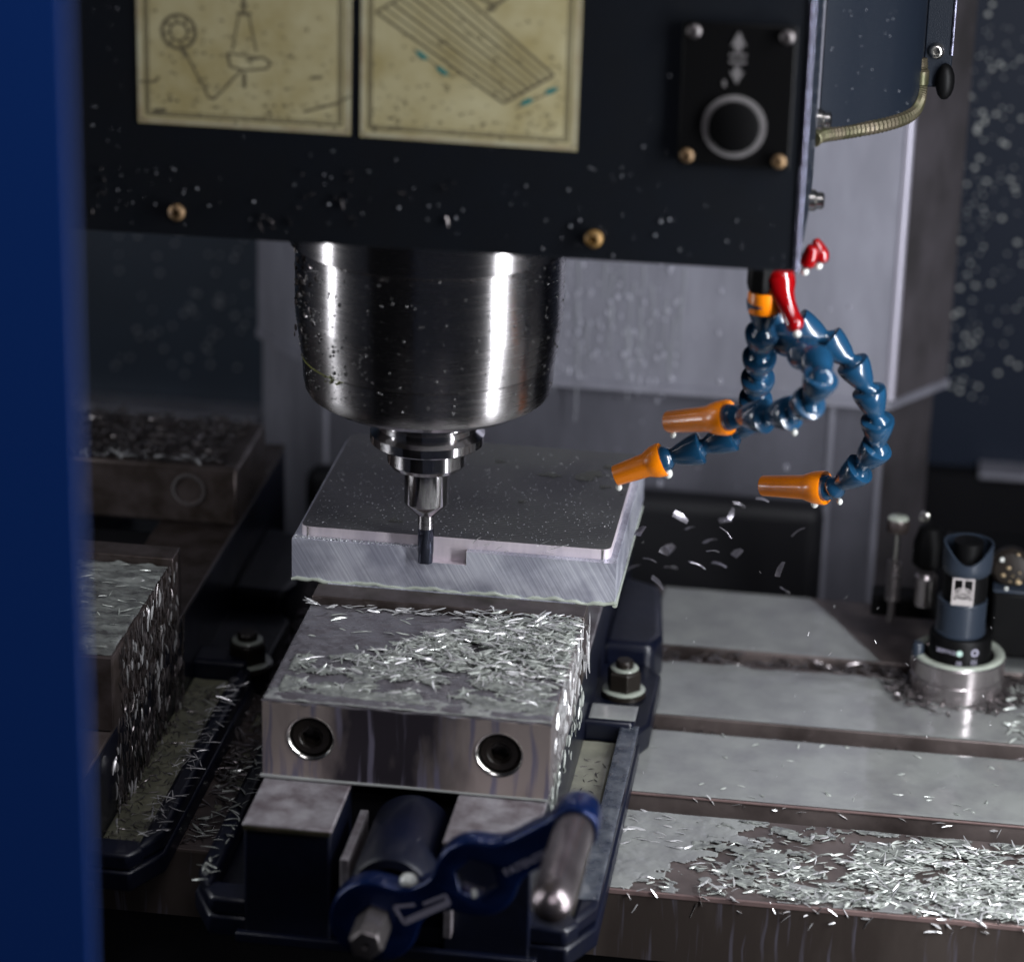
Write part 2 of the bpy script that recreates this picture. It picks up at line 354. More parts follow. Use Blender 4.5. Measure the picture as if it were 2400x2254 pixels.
# ---- chips: slender curled slivers
def chip_cloud(name, pos, yaw, pitch, length, width, m, label, loc, roll=None, curl=0.17, cat=None):
    """pos (n,3) mm; each a closed curved sliver of triangular section, 4 stations"""
    n = len(pos); pos = np.asarray(pos, float)
    yaw = np.asarray(yaw); pitch = np.asarray(pitch); roll = rng.uniform(-0.6, 0.6, n) if roll is None else roll
    d = np.stack([np.cos(yaw)*np.cos(pitch), np.sin(yaw)*np.cos(pitch), np.sin(pitch)], 1)
    s = np.stack([-np.sin(yaw), np.cos(yaw), np.zeros(n)], 1)
    u = np.cross(d, s)
    s2 = s*np.cos(roll)[:, None]+u*np.sin(roll)[:, None]; u2 = -s*np.sin(roll)[:, None]+u*np.cos(roll)[:, None]
    L = np.asarray(length)[:, None]; Wd = np.asarray(width)[:, None]
    cu = rng.uniform(0.1, 1.0, n)[:, None]*curl
    st = [(-0.5, 0.35), (-0.2, 0.9), (0.18, 1.0), (0.5, 0.25)]
    V = np.zeros((n, 12, 3))
    sk = rng.uniform(-0.3, 0.3, n)[:, None]
    for k, (t, wk) in enumerate(st):
        c = pos+d*L*t+u2*L*cu*(0.25-t*t)+s2*sk*L*t*t
        V[:, 3*k] = c-s2*Wd*0.5*wk
        V[:, 3*k+1] = c+u2*Wd*0.22*wk+0.0
        V[:, 3*k+2] = c+s2*Wd*0.5*wk
    base = np.arange(n)[:, None]*12
    fl = [(0, 2, 1), (9, 10, 11)]
    tri = []; quad = []
    for k in range(3):
        for a, b in ((0, 1), (1, 2), (2, 0)):
            quad.append((3*k+a, 3*k+b, 3*k+3+b, 3*k+3+a))
    F = [tuple(r) for q in quad for r in (base+np.array(q)).tolist()]+[tuple(r) for q in fl for r in (base+np.array(q)).tolist()]
    mb = MB(); mb.v = [tuple(v) for v in V.reshape(-1, 3).tolist()]; mb.f = F
    o = mb.build(name, m, smooth=25, loc=loc)
    return tag(o, label, cat, kind='stuff')
def drops(name, pts, rad, m, label, loc, sz=0.6, parent=None):
    mb = MB()
    for p, r in zip(pts, rad): mb.ball(p, r, sz, 8, 5)
    o = mb.build(name, m, smooth=80, loc=loc, parent=parent)
    if parent is None: tag(o, label, kind='stuff')
    else: o['kind'] = 'stuff'
    return o

# ================================================================== SETTING
o = MB().box(-1200, 1200, -900, 1300, -420, -400).build('enclosure_floor', M['void'], loc=(0, 0, -400)); o['kind'] = 'structure'; o['label'] = 'black floor of the machine enclosure far below the table'
o = MB().box(281, 1200, 656, 659.5, -400, 900).build('right_wall_part', mat('near_black_navy', (0.010, 0.015, 0.028), 0.5, spec=.2), loc=(700, 657, 0)); o['kind'] = 'structure'; o['label'] = 'near black navy part of the back wall right of the column dotted with bright droplets'  # right part of the back wall as its own darker sheet
o = MB().box(-1200, 1200, 660, 680, -400, 900).build('back_wall', M['wall'], loc=(0, 670, 0)); o['kind'] = 'structure'; o['label'] = 'dark blue grey back wall of the machine spotted with coolant drops'
# ledge running along the back wall
t = thing('wall_ledge', 'thin bluish ledge along the foot of the dark back wall', 'ledge', (0, 650, -30))
MB().box(-900, -235, 628, 659, -31, -26).build('ledge_strip', M['cover'], t, bevel=1)
MB().box(322, 900, 628, 655, -31, -26).build('ledge_strip', M['cover'], t, bevel=1)
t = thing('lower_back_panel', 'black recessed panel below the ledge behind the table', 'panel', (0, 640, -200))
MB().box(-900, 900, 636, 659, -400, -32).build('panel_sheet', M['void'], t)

# telescopic column cover
t = thing('way_cover', 'pale grey telescopic steel column cover behind the spindle', 'cover', (50, 430, 0))
M['cover_low'] = mat('shaded_lower_cover_steel', (0.21, 0.21, 0.25), 0.36, metal=0.55, var=0.35, vscale=8, stretch=(3, 3, 1))  # darker cover steel: shade below the upper section put into the colour
def cover_section(poly, z0, z1, off):
    # separate bent sheet panels: left chamfer, centre, right chamfer
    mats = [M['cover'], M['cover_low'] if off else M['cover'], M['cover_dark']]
    for k in range(3):
        a, b = poly[k], poly[k+1]
        d = Vector((b[0]-a[0], b[1]-a[1])).normalized(); nrm = Vector((d.y, -d.x))
        e = 0.0
        pl = [(a[0], a[1]), (b[0], b[1]), (b[0]-nrm.x*2, b[1]-nrm.y*2), (a[0]-nrm.x*2, a[1]-nrm.y*2)]
        MB().prism(pl, 'z', z0, z1).build('cover_panel', mats[k], t)
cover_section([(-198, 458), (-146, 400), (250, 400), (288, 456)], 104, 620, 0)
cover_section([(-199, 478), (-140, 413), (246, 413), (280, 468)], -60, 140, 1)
# folded lip strips along the lower rim of the upper section, and fold ridges of the lower one
MB().prism([(-199, 457), (-147, 398), (251, 398), (290, 455), (288, 457), (250, 400), (-146, 400), (-197, 459)], 'z', 101, 107).build('rim', M['cover'], t)
for x, y in ((250, 400),):
    MB().cyl((x, y+1, 108), (x, y+1, 620), 3.6, n=16).build('fold_ridge', M['ridge'], t, smooth=60)
for x, y in ((-186, 464), (-140, 414), (246, 414), (212, 413)):
    MB().cyl((x, y, -60), (x, y, 100), 2.6, n=16).build('fold_ridge', M['cover'], t, smooth=60)
MB().box(-170, 262, 520, 530, -60, 620).build('column_face', M['void'], t)

t2 = thing('foot_panel', 'plain black guard at the foot of the pale column cover', 'cuboid', (40, 400, -20))  # black box set before the lower centre of the cover
MB().box(-150, 212, 386, 410, -120, 30).build('foot_box', mat('matt_black', (0.008, 0.008, 0.010), .6, spec=.3), t2, bevel=11, seg=5)
# ================================================================== TABLE
tb = thing('machine_table', 'wet cast iron machine table with T slots running left to right', 'table', (50, 100, 0))
lands = [(-109, -17), (4.5, 88), (108, 190), (210, 303)]
X0, X1 = -700, 760
for y0, y1 in lands:
    MB().box(X0, X1, y0, y1, -14, 0).build('table_land', M['table'], tb, bevel=0.7)
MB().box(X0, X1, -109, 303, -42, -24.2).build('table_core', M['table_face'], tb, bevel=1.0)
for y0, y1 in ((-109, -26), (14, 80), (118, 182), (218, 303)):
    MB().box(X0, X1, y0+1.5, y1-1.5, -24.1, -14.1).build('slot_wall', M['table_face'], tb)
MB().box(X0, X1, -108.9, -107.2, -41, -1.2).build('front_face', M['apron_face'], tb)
bpy.data.objects['front_face'].location = (0, -0.0012, 0)
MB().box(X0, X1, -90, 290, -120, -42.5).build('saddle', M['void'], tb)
# copper coloured worn front edge strips
MB().box(118, X1, -110.4, -108.4, -2.4, 0.25).build('worn_edge', mat('worn_pink_edge', (0.42, 0.29, 0.27), 0.35, metal=0.6, color2=(0.2, 0.14, 0.13), vscale=90, stretch=(.3, 1, 1)), tb, bevel=0.3)
MB().box(118, X1, 3.6, 5.2, -1.0, 0.2).build('worn_edge', bpy.data.materials['worn_pink_edge'], tb, bevel=0.3)

# coolant sheets on the lands (right of the vise)
def h_table(X, Y): return 0.35+0.5*fbm(X/14, Y/14, 3)
def wetA(X, Y):      # rear land: dry wedge beside the tool setter
    a = fbm(X/30, Y/30, 11)
    dry = (X-198)/50-(300-Y)/95
    dry = np.minimum(dry, (330-X)/30)
    return 0.25+0.15*(a-0.5)-np.clip(dry+0.1*(a-.5), -1, 1)
film('coolant_sheet', 112, 560, 211, 302, 0, 2.0, wetA, h_table, M['coolant'], 'thin milky coolant sheet on the rearmost table strip')
film('coolant_sheet', 112, 560, 109, 189, 0, 2.0, lambda X, Y: 0.25+0.3*(fbm(X/30, Y/30, 5)-0.35)-np.clip((Y-183+10*fbm(X/15, Y/40, 8))/20, 0, 1)*0.6, h_table, M['coolant'], 'milky coolant sheet on the table strip in front of the tool setter')
film('coolant_sheet', 108, 560, 5.5, 87, 0, 2.0, lambda X, Y: 0.3+0*X, h_table, M['coolant'], 'wide milky coolant sheet on the table strip third from the back')
def wetD(X, Y):
    a = fbm(X/9, Y/7, 21, 5)
    line = (X-165)/60+((-35-Y)/60)*0.7
    return 0.3-0.34*np.clip(line*2.2+.3*(a-.5), 0, 1)+0.75*(a-0.5)*np.clip(line*3+.6, 0, 1)
film('coolant_sheet', 120, 560, -108.5, -18, 0, 0.6, wetD, lambda X, Y: 0.4+0.9*fbm(X/8, Y/8, 31), M['coolant'], 'patchy milky coolant on the front table strip among chips')
film('coolant_sheet', -110, -66, -106, 300, 0, 2.0, lambda X, Y: 0.5*(fbm(X/14, Y/14, 41)-0.48), lambda X, Y: 0.5+0*X, M['coolant_yellow'], 'dim patches of coolant on the table between the two vises')

# ================================================================== VISE
def make_vise(cx, dy, bw, wing, nutx, label, full=True, face='jaw_face', st='steel', wy='steel_worn'):
    """bw half width of jaws; wing half width of the base"""
    v = thing('machine_vise', label, 'vise', (cx, dy, 0))
    def Y(a): return a+dy
    L, Rr = cx-bw+1, cx+bw-1
    nv = M['navy']; sl = 29
    # body: two side rails and a floor joining them
    for s in (-1, 1):
        a, b = (cx-bw+2, cx-sl) if s < 0 else (cx+sl, cx+bw-2)
        MB().box(a, b, Y(-198), Y(300), 0.3, 65.2).build('base_rail', nv, v, bevel=1.5)
        MB().box(a-0.6, b+0.6, Y(-198.6), Y(300), 65.5, 68).build('way', M[wy], v, bevel=0.8)
        MB().box(a, b, Y(-199.3), Y(-198.7), 64.6, 66.8).build('brass_gasket', M['brass'], v)
    MB().box(cx-sl, cx+sl, Y(-196), Y(300), 0.3, 16).build('base_floor', nv, v)
    MB().box(cx-bw-2, cx+bw+2, Y(-202), Y(-197), 0.2, 6).build('front_sill', nv, v, bevel=1)
    # side wings with a trough
    for s in (-1, 1):
        def X(a): return cx+s*a
        pl = [(X(bw-4), Y(-197)), (X(wing-13), Y(-197)), (X(wing), Y(-172)), (X(wing), Y(44)), (X(bw-4), Y(44))]
        MB().prism(pl, 'z', 0.2, 12).build('wing', nv, v, bevel=1.5)
        pl = [(X(wing-12), Y(-190)), (X(wing-1), Y(-168)), (X(wing-1), Y(43)), (X(wing-11), Y(43)), (X(wing-12), Y(-165))]
        MB().prism(pl, 'z', 12, 23).build('trough_rim', nv, v, bevel=3, seg=3)
        pl = [(X(bw-4), Y(-196)), (X(wing-14), Y(-196)), (X(wing-8), Y(-186)), (X(wing-12), Y(-178)), (X(bw-4), Y(-178))]
        MB().prism(pl, 'z', 12, 22).build('trough_rim', nv, v, bevel=2)
        # clamp boss with stepped top
        pl = [(X(bw-4), Y(44)), (X(wing-3), Y(44)), (X(wing+4), Y(60)), (X(wing+4), Y(128)), (X(wing-4), Y(140)), (X(bw-4), Y(140))]
        MB().prism(pl, 'z', 0.4, 17).build('clamp_boss', nv, v, bevel=2)
        MB().box(min(X(bw-4), X(wing-4)), max(X(bw-4), X(wing-4)), Y(38), Y(62), 12, 27).build('clamp_boss', nv, v, bevel=3, seg=3)
        MB().prism([(X(bw-4), Y(141)), (X(wing-3), Y(141)), (X(wing+2), Y(160)), (X(wing-6), Y(235)), (X(bw-4), Y(250))], 'z', 0.4, 30).build('rear_wing', nv, v, bevel=5, seg=3)
    # moving jaw block
    b = MB()
    b.box(cx-bw, cx+bw, Y(-145), Y(-20), 68.4, 112)
    jb = b.build('moving_jaw', M[st], v, bevel=0.9)
    # face panel with two round counterbores, cut as a real boolean
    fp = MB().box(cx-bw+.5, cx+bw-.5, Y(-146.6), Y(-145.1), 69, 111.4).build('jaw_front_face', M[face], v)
    holes = MB()
    for sx in (-50, 49): holes.cyl((cx+sx, Y(-160), 92.5), (cx+sx, Y(-134), 92.5), 12.3, n=40)
    cut = holes.build('cutter', M['steel'], v)
    for tgt in (jb, fp):
        bo = tgt.modifiers.new('holes', 'BOOLEAN'); bo.operation = 'DIFFERENCE'; bo.object = cut; bo.solver = 'EXACT'
        if tgt is jb and len(tgt.modifiers) > 1: tgt.modifiers.move(1, 0)
    dg = bpy.context.evaluated_depsgraph_get()
    for tgt in (jb, fp):
        me = bpy.data.meshes.new_from_object(tgt.evaluated_get(dg)); tgt.modifiers.clear(); tgt.data = me; me.name = tgt.name
        me.shade_smooth(); me.set_sharp_from_angle(angle=R(28))
    bpy.data.objects.remove(cut)
    for sx in (-50, 49):
        c = (cx+sx, Y(-147.0), 92.5)
        rim = MB().lathe((cx+sx, Y(-146.6), 92.5), (0, -1, 0), [(10.8, -4), (10.9, -2.2), (12.35, .15), (12.7, .15), (12.75, 0)], 40, cap=False).build('counterbore_rim', M['chrome'], v, smooth=60)
        # socket cap screw: head with hexagonal recess
        sc = MB()
        n = 36; y0 = Y(-144.5)
        prof = [(10.4, 0), (10.4, 7.5), (9.6, 8.6), (6.4, 8.6)]
        sc.lathe((cx+sx, Y(-136), 92.5), (0, -1, 0), prof, n, cap=False)
        sc.lathe((cx+sx, Y(-136), 92.5), (0, -1, 0), [(6.4, 8.6), (6.0, 8.0), (5.6, 7.9)], n, cap=False)
        s1 = sc.build('cap_screw', M['blackox'], v)
        hx = MB().lathe((cx+sx, Y(-136), 92.5), (0, -1, 0), [(5.9, 8.2), (5.2, 7.9), (5.0, 3.0), (0.1, 2.2)], 6, cap=False)
        hx.build('hex_socket', M['blackox'], s1, smooth=20)
    # hardened jaw plate
    MB().box(cx-bw+.5, cx+bw+1.5, Y(-20), Y(-2), 76, 117).build('jaw_plate', M['steel_dark'], v, bevel=0.8)
    # fixed jaw
    fy = 160 if full else 148
    MB().box(cx-bw, cx+bw, Y(fy), Y(fy+85), 68.4, 108).build('fixed_jaw', M['steel'] if full else M['steel_dark'], v, bevel=2.5)
    if not full:
        for sx in (48,):
            sc = MB().lathe((cx+sx, Y(fy-.2), 92), (0, -1, 0), [(11, 0), (11, .8), (8.6, 1.0), (8.2, -3), (5, -3.2), (4.6, -9), (.1, -9)], 32, cap=False)
            sc.build('cap_screw', M['ring_steel'], v)
    # screw housing in the channel
    MB().lathe((cx+6, Y(-152), 47), (0, -1, 0), [(14, -.5), (21, 0), (21.5, 1), (21.5, 66), (20, 69), (15.5, 69.5), (15, 60)], 48, cap=False).build('screw_housing', nv, v, smooth=40)
    MB().box(cx-sl+.1, cx+sl-.1, Y(-140), Y(150), 16.1, 60).build('dark_cavity', M['void'], v)  # black box put where the cavity behind the housing lies in shade
    for sx in (-26.5, 26.5):
        MB().box(cx+6+sx-2.2, cx+6+sx+2.2, Y(-205), Y(-150), 16, 56).build('channel_liner', M['steel_worn'], v, bevel=.6)
    MB().lathe((cx+6, Y(-208), 47), (0, -1, 0), [(15, 0), (15, 6), (12, 9), (11, 12)], 36).build('thrust_bearing', M['blackox'], v)
    MB().lathe((cx+6, Y(-219), 47), (0, -1, 0), [(8.5, 0), (8.5, 10)], 24).build('screw_spindle', M['rustscrew'], v)
    return v
vise = make_vise(15, 0, 76, 106, 92, 'navy and steel machine vise in the centre clamping the aluminium block')
vise2 = make_vise(-229, 35, 79, 113, 108, 'dim chip covered machine vise behind the blue door edge at left', full=False, face='steel_dark', st='steel_dark', wy='steel_dark')  # dimness at the left put into darker steel for this vise
# coolant lying on the worn ways and on jaw plate of the main vise
film('jaw_coolant', -60.5, 90.5, -144.5, -20.8, 112, 0.7,
     lambda X, Y: np.where((X < 20) & (Y > -88+0.28*(X+60)), 0.3, 0.28+0.75*(fbm(X/7, Y/6, 51, 4)-0.50))+0.25*np.clip((-128-Y)/8, 0, 1),
     lambda X, Y: 0.5+1.6*np.clip(fbm(X/6, Y/5, 61)-0.35, 0, 1)+0.8*np.clip((-130-Y)/10, 0, 1), M['coolant_jaw'], 'milky coolant film on the front jaw of the centre vise', cat=None)
film('jaw_coolant', -307, -151, -109.5, 14, 112, 0.9, lambda X, Y: 0.3+0*X,
     lambda X, Y: 0.6+5.5*np.clip(fbm(X/9, Y/3.2, 71, 3)-0.38, 0, 1), M['coolant_lumpy'], 'lumpy grey coolant and chip pool on the front jaw of the left vise')
film('trough_coolant', 87, 108, -176, 36, 12.2, 1.0, lambda X, Y: 0.3+0*X, lambda X, Y: 2.6+0.5*fbm(X/6, Y/6, 81), M['coolant_pool'], 'greenish coolant pool in the right trough of the centre vise')
film('trough_coolant', -152, -129, -140, 72, 12.2, 1.0, lambda X, Y: 0.3+0*X, lambda X, Y: 3.4+1.2*fbm(X/5, Y/5, 82), M['coolant_yellow'], 'chip laden greenish coolant in the trough of the left vise')
0 and film('way_coolant', -59, -15, -197, -147.5, 68, 1.5, lambda X, Y: 0.6*(fbm(X/12, Y/12, 83)-0.45), lambda X, Y: 0.3+0*X, M['coolant'], 'thin coolant film on the left way of the centre vise')
film('rim_coolant', 109.5, 120.3, -165, 42, 23, 0.8, lambda X, Y: 0.3+0*X, lambda X, Y: .5+1.0*np.clip(fbm(X/5, Y/9, 85)-.4, 0, 1), M['coolant_wetblue'], 'wet grey coolant skin on the right trough rim of the centre vise')
film('boss_coolant', 91, 118, 40, 60, 27, 1.0, lambda X, Y: 0.3+0*X, lambda X, Y: 0.5+0*X, M['coolant'], 'coolant film on the square step in front of the clamp nut')
film('jaw_coolant', -60.5, 90.5, -145.2, -128, 112, 0.7, lambda X, Y: np.clip((-132-Y)/9+1.1*(fbm(X/9, Y/7, 57, 4)-.5), -1, .4), lambda X, Y: .9+2.2*np.clip(fbm(X/8, Y/6, 58)-.35, 0, 1), M['coolant'], 'thick pale coolant along the front of the centre vise jaw')
# rim bead on the jaw front edge
mb = MB(); pts = []
for k in range(40):
    x = -61+k*152/39; pts.append((x, -145.6+0.5*math.sin(k*1.9), 111.7+0.5*math.sin(k*.9)))
mb.tube(pts, [.7+0.3*math.sin(k*1.3) for k in range(40)], 8)
tag(mb.build('coolant_bead', M['coolant_jaw'], smooth=80, loc=(15, -145, 112)), 'bead of milky coolant along the front edge of the vise jaw', kind='stuff')
mb = MB(); mb.tube([(-61.5, -147.2, 69), (-20, -147.3, 69), (14, -147.3, 69.3), (46, -147.2, 69), (91, -147.2, 69)], [1.3, 1, .8, .7, .7], 8)
tag(mb.build('coolant_bead', M['coolant'], smooth=80, loc=(15, -147, 69)), 'thin line of coolant where the jaw meets the ways', kind='stuff')

def clamp(x, y, z, label, s=1.0):
    t = thing('clamp_nut', label, 'nut', (x, y, z))
    MB().lathe((x, y, z), (0, 0, 1), [(13.5*s, 0), (13.5*s, 2.2), (12.8*s, 2.6)], 40).build('washer', M['blackox'], t)
    MB().lathe((x, y, z+2.7), (0, 0, 1), [(12.6*s, 0), (12.9*s, .8), (11.5*s, 1.6), (10.2*s, 1.7)], 40).build('coolant_ring', M['coolant_green'], t, smooth=70)
    MB().lathe((x, y, z+4.4), (0, 0, 1), [(10.6*s, 0), (10.6*s, 11), (9.0*s, 12.6)], 6).build('hex_nut', M['blackox'], t, smooth=20, bevel=.4)
    MB().lathe((x, y, z+17.1), (0, 0, 1), [(8.4*s, 0), (8.0*s, .9), (5.6*s, 1.1)], 36).build('coolant_ring', M['coolant_green'], t, smooth=70)
    MB().lathe((x, y, z+18), (0, 0, 1), [(5.4*s, 0), (5.4*s, 3.2), (4.4*s, 4.4)], 24).build('stud', M['blackox'], t)
clamp(105.5, 97, 17.2, 'black clamp nut with pale coolant ring to the right of the centre vise')
clamp(-123, 92, 17.2, 'black clamp nut in the dark gap between the two vises', 1.15)

# ================================================================== WORKPIECE
wp = thing('aluminium_block', 'square aluminium block being milled, held in the centre vise', 'workpiece', (15, 80, 117))
XL, XR, YB = -76, 107, 160
MB().box(XL, XR, 4.4, YB, 117.3, 142).build('stock', M['sawn'], wp, bevel=0.5)
# front slab with the notch the cutter is opening
MB().prism([(XL, 117.3), (XR, 117.3), (XR, 142), (23, 142), (23, 134), (-3.6, 134), (-3.6, 142), (XL, 142)], 'y', 0, 4.4).build('front_lip', M['sawn'], wp)
MB().prism(rrect(XL+4, XR-4, 4.6, YB-4, 5), 'z', 142, 148).build('boss_wall', M['milled'], wp)
MB().prism(rrect(XL+4.15, XR-4.15, 4.75, YB-4.15, 5), 'z', 148, 148.15).build('milled_top', M['grooved'], wp)
MB().box(-3.5, 22.9, 4.3, 4.55, 134.1, 142).build('notch_face', M['milled'], wp)
MB().box(-3.5, 22.9, 0.1, 4.4, 133.95, 134.15).build('notch_floor', M['milled'], wp)
MB().box(22.7, 23.05, 0.1, 4.3, 134.1, 141.9).build('notch_end', M['chrome'], wp)
MB().box(-55, 85, -1.8, 159, 100, 117.2).build('gripped_foot', M['sawn'], wp)
for x in (XL+8.2, XR-8.2):
    MB().cyl((x, 4.6, 142.3), (x, 4.6, 147.9), .5, n=8).build('corner_glint', M['chrome'], wp)
# coolant clinging under the block edge
mb = MB(); pts = [(XL+k*(XR-XL)/60, -0.3, 117.4+0.7*math.sin(k*.55)+.5*math.sin(k*1.7)) for k in range(61)]
mb.tube(pts, [0.9+0.5*abs(math.sin(k*.8)) for k in range(61)], 8)
mb.tube([(XR, -.5, 117.2), (XR+.4, 20, 117.1), (XR+.4, 150, 117)], [1.6, .9, .7], 8)
tag(mb.build('coolant_bead', M['coolant_green'], smooth=80, loc=(15, 0, 117)), 'wavy bead of coolant under the lower edge of the aluminium block', kind='stuff')
# coolant patches and burrs
mb = MB()
for k in range(220):
    x = rng.uniform(XL+1, -4); y = rng.uniform(1.0, 4.2)
    mb.ball((x, y, 142.2), rng.uniform(.25, .7)*(1.3 if x < -40 else .8), .9, 6, 4)
for k in range(60):
    mb.ball((rng.uniform(24, XR), rng.uniform(1, 4.2), 142.1), rng.uniform(.15, .35), .8, 6, 4)
tag(mb.build('foam', M['dropdim'], smooth=80, loc=(-40, 2, 142)), 'white foam and burrs along the front ledge of the aluminium block', kind='stuff')
film('top_coolant', XL+6, XR-6, 8, YB-8, 148.2, 1.6, lambda X, Y: 1.0*(fbm(X/22, Y/22, 91, 3)-0.76), lambda X, Y: 0.25+0*X, mat('clear_coolant_patch', (0.075, 0.075, 0.05), 0.15, metal=.5, coat=0.6), 'faint olive coolant patches on the dark milled top of the block')
P_ = [(rng.uniform(XL+6, XR-6), 6+rng.beta(1, 1.8)*148, 148.3) for k in range(900)]
drops('fine_droplets', P_, [rng.uniform(.12, .38) for _ in P_], M['dropdim'], 'fine droplets speckled over the milled top of the block', (15, 80, 148))

# ================================================================== SPINDLE, HOLDER, CUTTER
sp = thing('spindle_nose', 'large turned steel spindle nose hanging under the dark milling head', 'spindle', (0, 0, 235))
MB().lathe((0, 0, 0), (0, 0, 1), [(60, 236.4), (64, 236.4), (65.6, 237.2), (67.2, 240), (68.1, 245), (68.8, 257.6)], 128).build('lower_cap', M['turned'], sp, smooth=30)
MB().lathe((0, 0, 0), (0, 0, 1), [(68.4, 257.8), (69.2, 258.4), (72.3, 281), (72.6, 284), (72.6, 321), (72.0, 322)], 128).build('housing', M['turned'], sp, smooth=30)
MB().lathe((0, 0, 0), (0, 0, 1), [(68.5, 322.2), (74.5, 322.3), (76, 323), (76, 344), (76, 420)], 128).build('flange', M['turned'], sp, smooth=30)
MB().lathe((0, 0, 0), (0, 0, 1), [(30, 231), (58, 232.6), (62, 235.8), (63, 236.5)], 96).build('end_face', M['holder'], sp, smooth=30)
th = thing('tool_holder', 'bright steel tool holder under the spindle nose gripping the cutter', 'tool holder', (0, 0, 200))
MB().lathe((0, 0, 0), (0, 0, 1), [(22, 206.8), (31.0, 206.8), (31.6, 207.4), (31.6, 212.2), (30.8, 213), (27.8, 215.6), (27.8, 218.2), (31.0, 221), (31.6, 221.6), (31.6, 224.2), (30.8, 225), (24.5, 225.2), (24.5, 236)], 96).build('flange', M['holder'], th, smooth=25)
MB().lathe((0, 0, 0), (0, 0, 1), [(12.5, 192.6), (20.4, 192.6), (21.9, 195), (21.9, 206.7)], 72).build('collar', M['holder'], th, smooth=25)
MB().lathe((0, 0, 0), (0, 0, 1), [(4.6, 163.2), (5.6, 163.2), (6.4, 164), (12.1, 170.2), (12.4, 171), (12.4, 192.5)], 64).build('nose', M['holder'], th, smooth=25)
em = thing('end_mill', 'slim dark carbide end mill cutting the notch in the block', 'cutter', (0, 0, 134.3))
MB().lathe((0, 0, 0), (0, 0, 1), [(4.5, 155), (4.5, 163.3)], 32).build('shank', M['turned'], em)
# fluted lower part
fl = MB(); n = 24; nz = 30; vs = []; fs = []
for k in range(nz+1):
    z = 134.4+(155-134.4)*k/nz
    for i in range(n):
        a = 2*math.pi*i/n; ph = a*4-k/nz*5.0
        gr = 0.5+0.5*math.cos(ph); fade = min(1, (nz-k)/5)
        r = 4.5-fade*.8*max(0, gr-.45)*1.2
        vs.append((r*math.cos(a), r*math.sin(a), z))
for k in range(nz):
    for i in range(n):
        j = (i+1) % n; fs.append((k*n+i, k*n+j, (k+1)*n+j, (k+1)*n+i))
fs.append(tuple(range(n-1, -1, -1))); fs.append(tuple(nz*n+i for i in range(n)))
fl.add(vs, fs); fl.build('flutes', M['carbide'], em, smooth=40)

# droplets and mud on the spindle housing
mb = MB(); mb2 = MB()
for k in range(520):
    a = R(rng.uniform(-175, 5)) if k % 3 else R(rng.normal(-125, 14))
    z = rng.uniform(246, 321); r = 72.5 if z > 283 else 69.2+(z-258)/23*3.1
    if z < 258: r = 68.6
    s = (.15+.6*rng.rand()**2)*(1.5 if abs(math.degrees(a)+140) < 22 and rng.rand() < .3 else 1)
    (mb if k % 4 else mb2).ball((r*math.cos(a), r*math.sin(a), z), s, 1.15, 7, 5)
o = mb.build('coolant_droplets', M['bubble'], smooth=80, loc=(0, 0, 290)); tag(o, 'clear droplets scattered over the spindle nose', kind='stuff')
o = mb2.build('coolant_droplets', M['bubble'], smooth=80, loc=(0, 0, 290)); tag(o, 'pale milky droplets on the spindle nose', kind='stuff')
# smeared chips stuck on the left of the spindle
n = 46; aa = np.radians(rng.normal(-148, 9, n)); zz = rng.uniform(268, 326, n)
chip_cloud('stuck_chips', np.stack([72.9*np.cos(aa), 72.9*np.sin(aa), zz], 1), aa+np.pi/2, rng.uniform(-1.4, 1.4, n), rng.uniform(2, 5.5, n), rng.uniform(.8, 1.8, n), M['chip_dark'], 'wet chips stuck to the left side of the spindle nose', (-60, -40, 290))
n = 60; aa = np.radians(rng.uniform(-175, -20, n))
chip_cloud('stuck_chips', np.stack([rng.uniform(72, 77, n)*np.cos(aa), 74.5*np.sin(aa), rng.uniform(321, 324, n)], 1), aa+np.pi/2+rng.normal(0, .5, n), rng.uniform(-.5, .5, n), rng.uniform(1.5, 5, n), rng.uniform(.6, 1.5, n), M['chip_dark'], 'wet chips lodged along the top shoulder of the spindle nose', (0, -74, 322))
mb = MB(); a0 = -160
pts = [(69.0*math.cos(R(a)), 69.0*math.sin(R(a)), 257.9) for a in range(-165, -118, 4)]
mb.tube(pts, .35, 6)
for k in range(14): 
    a = R(-128+rng.normal(0, 2)); mb.ball((69.4*math.cos(a), 69.4*math.sin(a), 257.5+rng.normal(0, .9)), rng.uniform(.4, .9), 1, 6, 4)
tag(mb.build('coolant_residue', mat('yellow_green_residue', (0.17, 0.18, 0.05), .25, coat=.5), smooth=80, loc=(-40, -56, 258)), 'yellow green residue in the seam of the spindle nose', kind='stuff')

# ================================================================== MILLING HEAD
hd = thing('milling_head', 'dark painted sheet metal head of the milling machine with two yellowed stickers', 'machine head', (25, -60, 360))
bot = lambda x: 357.0+(x+150)/350*2.6
MB().prism([(-420, 355), (201, 359.8), (201, 700), (-420, 700)], 'y', -140, -137.5).build('front_cover', M['head'], hd, bevel=1.2, seg=3)
MB().prism([(-420, 355.5), (198.4, 360.2), (198.4, 363), (-420, 358)], 'y', -137.4, -90).build('lower_flange', M['head'], hd)
MB().box(198.6, 201.2, -137.4, -2, 360.2, 700).build('side_cover', M['head_side'], hd, bevel=.8)
MB().cyl((200.3, -139.6, 361), (200.3, -139.6, 700), 1.3, n=12).build('edge_highlight', mat('bright_edge_highlight', (0.22, 0.22, 0.30), 0.25, metal=0.8, color2=(0.05, 0.05, 0.07), vscale=300), hd)  # highlight along the head edge built as a pale rod
MB().box(-415, 195, -60, 60, 372, 700).build('inner_frame', M['void'], hd)
